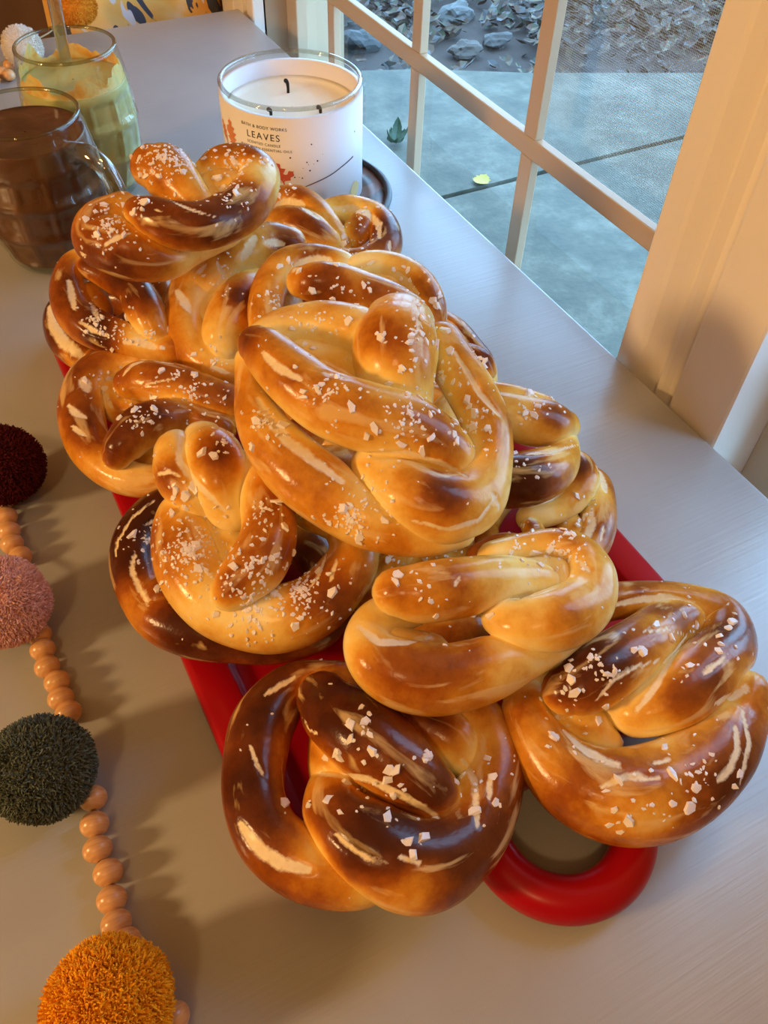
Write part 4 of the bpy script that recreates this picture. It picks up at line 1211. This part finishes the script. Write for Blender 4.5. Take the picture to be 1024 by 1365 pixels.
def mug(name, label, loc, rim_r, h, fill, liquid, liq_name, liq_label, handle_dir=None):
    g = empty(name, (*loc, 0))
    tag(g, label, 'mug', 'dimpled glass mugs')
    zb = [(0.010, h * 0.30), (h * 0.33, h * 0.53), (h * 0.56, h * 0.74)]
    prof = []
    for k in range(41):
        t = k / 40
        z = 0.004 + (h - 0.004) * t
        bul = 0.86 + 0.24 * math.sin(PI * min(1, t * 1.02) ** 0.85) - 0.0 + 0.14 * t
        prof.append((rim_r * bul, z))
    s = rim_r / prof[-1][0]
    prof = [(r * s, z) for r, z in prof]
    md = panel_mod(12, zb, 0.0022)
    outer = [(0.0006, 0.001), (prof[0][0] * 0.85, 0.001), (prof[0][0] * 0.95, 0.002)] + prof + [(rim_r - 0.0008, h + 0.0008), (rim_r - 0.002, h + 0.0006)]
    link('glass_body', lathe('glass_body', outer, 96, mod=md), M['mug_glass'], g)
    rp = [(rim_r - 0.0013 + 0.0014 * math.cos(a), h + 0.0012 * math.sin(a)) for a in np.linspace(0, 2 * PI, 11)[:-1]]
    link('glass_rim', fix_normals(lathe('glass_rim', rp, 80, close=True)), thin_glass('mug_rim', (0.80, 0.80, 0.68), 1.5, 0.05, 2.0), g)
    if handle_dir is not None:
        d = np.array([*handle_dir, 0.0]); d /= np.linalg.norm(d)
        def hp(o, z): return tuple(d * o + np.array([0, 0, z]))
        rb = prof[26][0]
        pts = [hp(rb - 0.004, h * 0.84), hp(rb + 0.010, h * 0.86), hp(rb + 0.022, h * 0.79), hp(rb + 0.028, h * 0.62), hp(rb + 0.025, h * 0.44), hp(rb + 0.013, h * 0.31), hp(rb - 0.003, h * 0.28)]
        hmat = thin_glass('handle_glass', (0.80, 0.78, 0.68), 1.52, 0.06, 3.5)
        link('handle', tube_mesh('handle', pts, [0.0072, 0.0066, 0.0062, 0.006, 0.006, 0.0064, 0.007], 18, 0.003), hmat, g)
    # the drink inside
    lp = [(0.0006, 0.006), (prof[0][0] - 0.004, 0.006)]
    for (r, z) in prof:
        if 0.008 < z < fill: lp.append((r - 0.0018, z))
    rl = lp[-1][0]
    lp += [(rl - 0.0004, fill + 0.0006), (rl - 0.003, fill - 0.0004), (rl * 0.5, fill), (0.0006, fill)]
    dr = link(liq_name, fix_normals(lathe(liq_name, lp, 96, mod=md)), liquid, None, (*loc, 0))
    tag(dr, liq_label, 'drink')
    if liq_name == 'mango_drink':      # pulp left clinging to the inside of the glass above the drink
        verts = []; faces = []; nseg = 120; nz = 8
        for k in range(nseg):
            t = 2 * PI * k / nseg
            top = fill + 0.009 + 0.011 * noise.noise(Vector((math.cos(t) * 2.6, math.sin(t) * 2.6, 1.7))) + 0.004 * noise.noise(Vector((math.cos(t) * 9, math.sin(t) * 9, 4.2)))
            top = min(max(top, fill + 0.0015), h - 0.004)
            for j in range(nz + 1):
                z = fill - 0.001 + (top - fill + 0.001) * j / nz
                r = np.interp(z, [q[1] for q in prof], [q[0] for q in prof]) - 0.0022 - 0.0006 * math.sin(PI * j / nz)
                verts.append((r * math.cos(t), r * math.sin(t), z))
        for k in range(nseg):
            k2 = (k + 1) % nseg
            for j in range(nz):
                faces.append((k * (nz + 1) + j, k2 * (nz + 1) + j, k2 * (nz + 1) + j + 1, k * (nz + 1) + j + 1))
        link('pulp_film', from_arrays('pulp_film', verts, faces), mat_drink('mango_pulp', [(0.35, (0.80, 0.40, 0.06)), (0.55, (0.82, 0.62, 0.22)), (0.7, (0.62, 0.56, 0.22))], 120), dr)
    return g, prof

MUG1 = (0.049, 0.580)
MUG2 = (0.099, 0.660)
hd = (MUG1[0] + math.cos(math.radians(-56)), MUG1[1] + math.sin(math.radians(-56)))
mug('glass_mug', 'dimpled glass mug with handle holding a dark brown drink', MUG1, 0.0375, 0.101, 0.089,
    mat_drink('chocolate_drink', [(0.3, (0.075, 0.027, 0.009)), (0.6, (0.125, 0.048, 0.017)), (0.75, (0.19, 0.08, 0.034))], 55),
    'chocolate_drink', 'dark chocolate brown drink filling the mug nearer the pretzels', (hd[0] - MUG1[0], hd[1] - MUG1[1]))
mug('glass_mug', 'dimpled glass mug with a straw holding a pale yellow drink', MUG2, 0.0355, 0.107, 0.084,
    mat_drink('mango_drink', [(0.3, (0.50, 0.50, 0.19)), (0.58, (0.58, 0.54, 0.22)), (0.72, (0.76, 0.50, 0.12))], 40),
    'mango_drink', 'cloudy yellow green drink in the mug with the straw')
# foam streaks clinging to the glass belong to the drink; the straw is a thing of its own
sb = at(88, 84, 0.084); stp = at(66, -30, 0.17)
b0 = np.array([sb[0], sb[1], 0.084])
dirv = np.array(stp) - b0
smat = thin_glass('straw_plastic', (0.80, 0.76, 0.68), 1.45, 0.2, 2.0)
sv_ = tube_mesh('drinking_straw', [(0, 0, 0), tuple(dirv * 0.5), tuple(dirv * 1.2)], 0.0042, 16, 0.01)
so = link('drinking_straw', sv_, smat, loc=tuple(b0))
tag(so, 'clear plastic straw standing in the pale yellow drink', 'straw')

# ------------------------------------------------------------------ pom-pom and bead garland
garland = empty('pompom_garland', tuple(at(110, 1080, 0)))
tag(garland, 'garland of wool pom-poms and round wooden beads lying on the table', 'garland')
GO = np.array(garland.location)
def pompom(c, rad, cols, label, seed, n=8500):
    rnd = random.Random(seed)
    verts = []; faces = []; mi = []
    # core
    bm = bmesh.new(); bmesh.ops.create_icosphere(bm, subdivisions=3, radius=rad * 0.86)
    bm.verts.ensure_lookup_table()
    for v in bm.verts: verts.append(tuple(v.co))
    for f in bm.faces: faces.append(tuple(v.index for v in f.verts)); mi.append(0)
    bm.free()
    ga = PI * (3 - math.sqrt(5))
    for i in range(n):
        z = 1 - 2 * (i + 0.5) / n
        r = math.sqrt(max(0, 1 - z * z)); a = ga * i
        d = Vector((r * math.cos(a), r * math.sin(a), z))
        d = (d + Vector((rnd.gauss(0, .07), rnd.gauss(0, .07), rnd.gauss(0, .07)))).normalized()
        lump = 1 + 0.05 * noise.noise(d * 2.2 + Vector((seed, 0, 0)))
        top = rad * lump * rnd.uniform(0.93, 1.02)
        e = (d + Vector((rnd.gauss(0, .10), rnd.gauss(0, .10), rnd.gauss(0, .10)))).normalized()
        u = d.orthogonal().normalized(); v = d.cross(u)
        w = rad * rnd.uniform(0.012, 0.020)
        b0 = len(verts)
        for k in range(3):
            q = 2 * PI * k / 3 + a
            o = u * math.cos(q) * w + v * math.sin(q) * w
            verts.append(tuple(d * rad * 0.80 + o)); verts.append(tuple(e * top + o * 0.8))
        m = rnd.randrange(len(cols))
        for k in range(3):
            k2 = (k + 1) % 3
            faces.append((b0 + 2 * k, b0 + 2 * k2, b0 + 2 * k2 + 1, b0 + 2 * k + 1)); mi.append(m)
        faces.append((b0 + 1, b0 + 3, b0 + 5)); mi.append(m)
    me = from_arrays('pompom', verts, faces, False)
    for c_ in cols: me.materials.append(simple('yarn', c_, 0.9, spec=0.15))
    me.polygons.foreach_set('material_index', mi)
    o = link('pompom', me, None, garland, tuple(np.array(c) - GO))
    o['label'] = label
PR_ = 0.0215
def pp(px, py, rad): return at(px, py, rad * 1.04)
c_mar, c_pink, c_green, c_must = pp(4, 620, PR_), pp(3, 803, PR_), pp(55, 1025, PR_), pp(145, 1338, PR_)
c_white, c_or = pp(30, 63, 0.0195), pp(100, 5, 0.0225)
pompom(c_mar, PR_, [(0.085, 0.008, 0.008), (0.12, 0.012, 0.010), (0.06, 0.006, 0.006)], 'dark maroon wool pom-pom', 1)
pompom(c_pink, PR_, [(0.84, 0.52, 0.47), (0.90, 0.58, 0.53), (0.78, 0.44, 0.41)], 'dusty pink wool pom-pom', 2)
pompom(c_green, PR_, [(0.11, 0.13, 0.10), (0.14, 0.165, 0.13), (0.08, 0.095, 0.08)], 'dark grey green wool pom-pom', 3)
pompom(c_must, PR_ * 1.0, [(0.92, 0.42, 0.015), (0.95, 0.48, 0.025), (0.82, 0.33, 0.01)], 'mustard orange wool pom-pom', 4, 9500)
pompom(c_white, 0.0195, [(0.85, 0.80, 0.72), (0.80, 0.74, 0.66)], 'cream white wool pom-pom', 5, 3000)
pompom(c_or, 0.0225, [(0.80, 0.30, 0.02), (0.85, 0.36, 0.03), (0.70, 0.24, 0.015)], 'orange wool pom-pom', 6, 3000)
def bead_mesh():
    r = 0.0058; hole = 0.0011
    prof = []
    for k in range(15):
        a = -PI / 2 + PI * k / 14
        prof.append((max(hole, r * math.cos(a)), r * 0.88 * math.sin(a)))
    return fix_normals(lathe('bead', [*prof], 24, close=True))
bm_ = bead_mesh()
BR = 0.0058
beads_px = [[(3, 668), (8, 689), (12, 708), (16, 725), (27, 742)],
            [(52, 846), (57, 866), (63, 889), (76, 909), (81, 931), (91, 950)],
            [(124, 1064), (126, 1099), (130, 1132), (144, 1163), (149, 1199), (155, 1231), (168, 1256)],
            [(232, 1357)]]
def string(pts):
    link('string', tube_mesh('string', [tuple(np.array(p) - GO) for p in pts], 0.0008, 8, 0.004), M['string'], garland)
for k, ch in enumerate(beads_px):
    P = [at(x, y, BR) for x, y in ch]
    for i, p in enumerate(P):
        a = P[max(0, i - 1)]; b = P[min(len(P) - 1, i + 1)]
        d = Vector(b - a) if len(P) > 1 else Vector((0.4, -1, 0))
        o = link('bead', bm_, M['bead'], garland, tuple(p - GO))
        o.rotation_mode = 'QUATERNION'
        o.rotation_quaternion = d.to_track_quat('Z', 'X')
ctr = [c_mar, *[at(x, y, BR) for x, y in beads_px[0]], c_pink, *[at(x, y, BR) for x, y in beads_px[1]], c_green, *[at(x, y, BR) for x, y in beads_px[2]], c_must, *[at(x, y, BR) for x, y in beads_px[3]], at(262, 1395, BR)]
string(ctr)
# far stretch of the same garland, running back past the mugs
farb = [c_or, at(70, 40, BR), c_white, at(12, 88, BR), at(3, 97, BR), at(-8, 106, BR), at(-22, 116, BR)]
for p in farb[3:]:
    o = link('bead', bm_, M['bead'], garland, tuple(p - GO)); o.rotation_mode = 'QUATERNION'
    o.rotation_quaternion = Vector((-0.8, -0.6, 0)).to_track_quat('Z', 'X')
o = link('bead', bm_, M['bead'], garland, tuple(at(12, 100, BR) - GO)); o.rotation_mode = 'QUATERNION'
string(farb + [at(-150, 300, BR), at(-120, 520, BR), c_mar])
# beads of the stretch that runs along the table outside the photograph's edge
run = catmull([at(-22, 116, BR), at(-150, 300, BR), at(-120, 520, BR), c_mar * np.array([1, 1, 0]) + np.array([0, 0, BR])], 0.001)
acc = 0.0
for i in range(1, len(run)):
    acc += float(np.linalg.norm(run[i] - run[i - 1]))
    if acc < 0.0108: continue
    acc = 0.0
    q = R.T @ (run[i] - O_CAM)
    if CX - F_PX * q[0] / q[2] > -18 or np.linalg.norm(run[i] - c_mar) < 0.026: continue
    o = link('bead', bm_, M['bead'], garland, (run[i][0] - GO[0], run[i][1] - GO[1], BR - GO[2])); o.rotation_mode = 'QUATERNION'
    o.rotation_quaternion = Vector(run[i] - run[i - 1]).to_track_quat('Z', 'X')
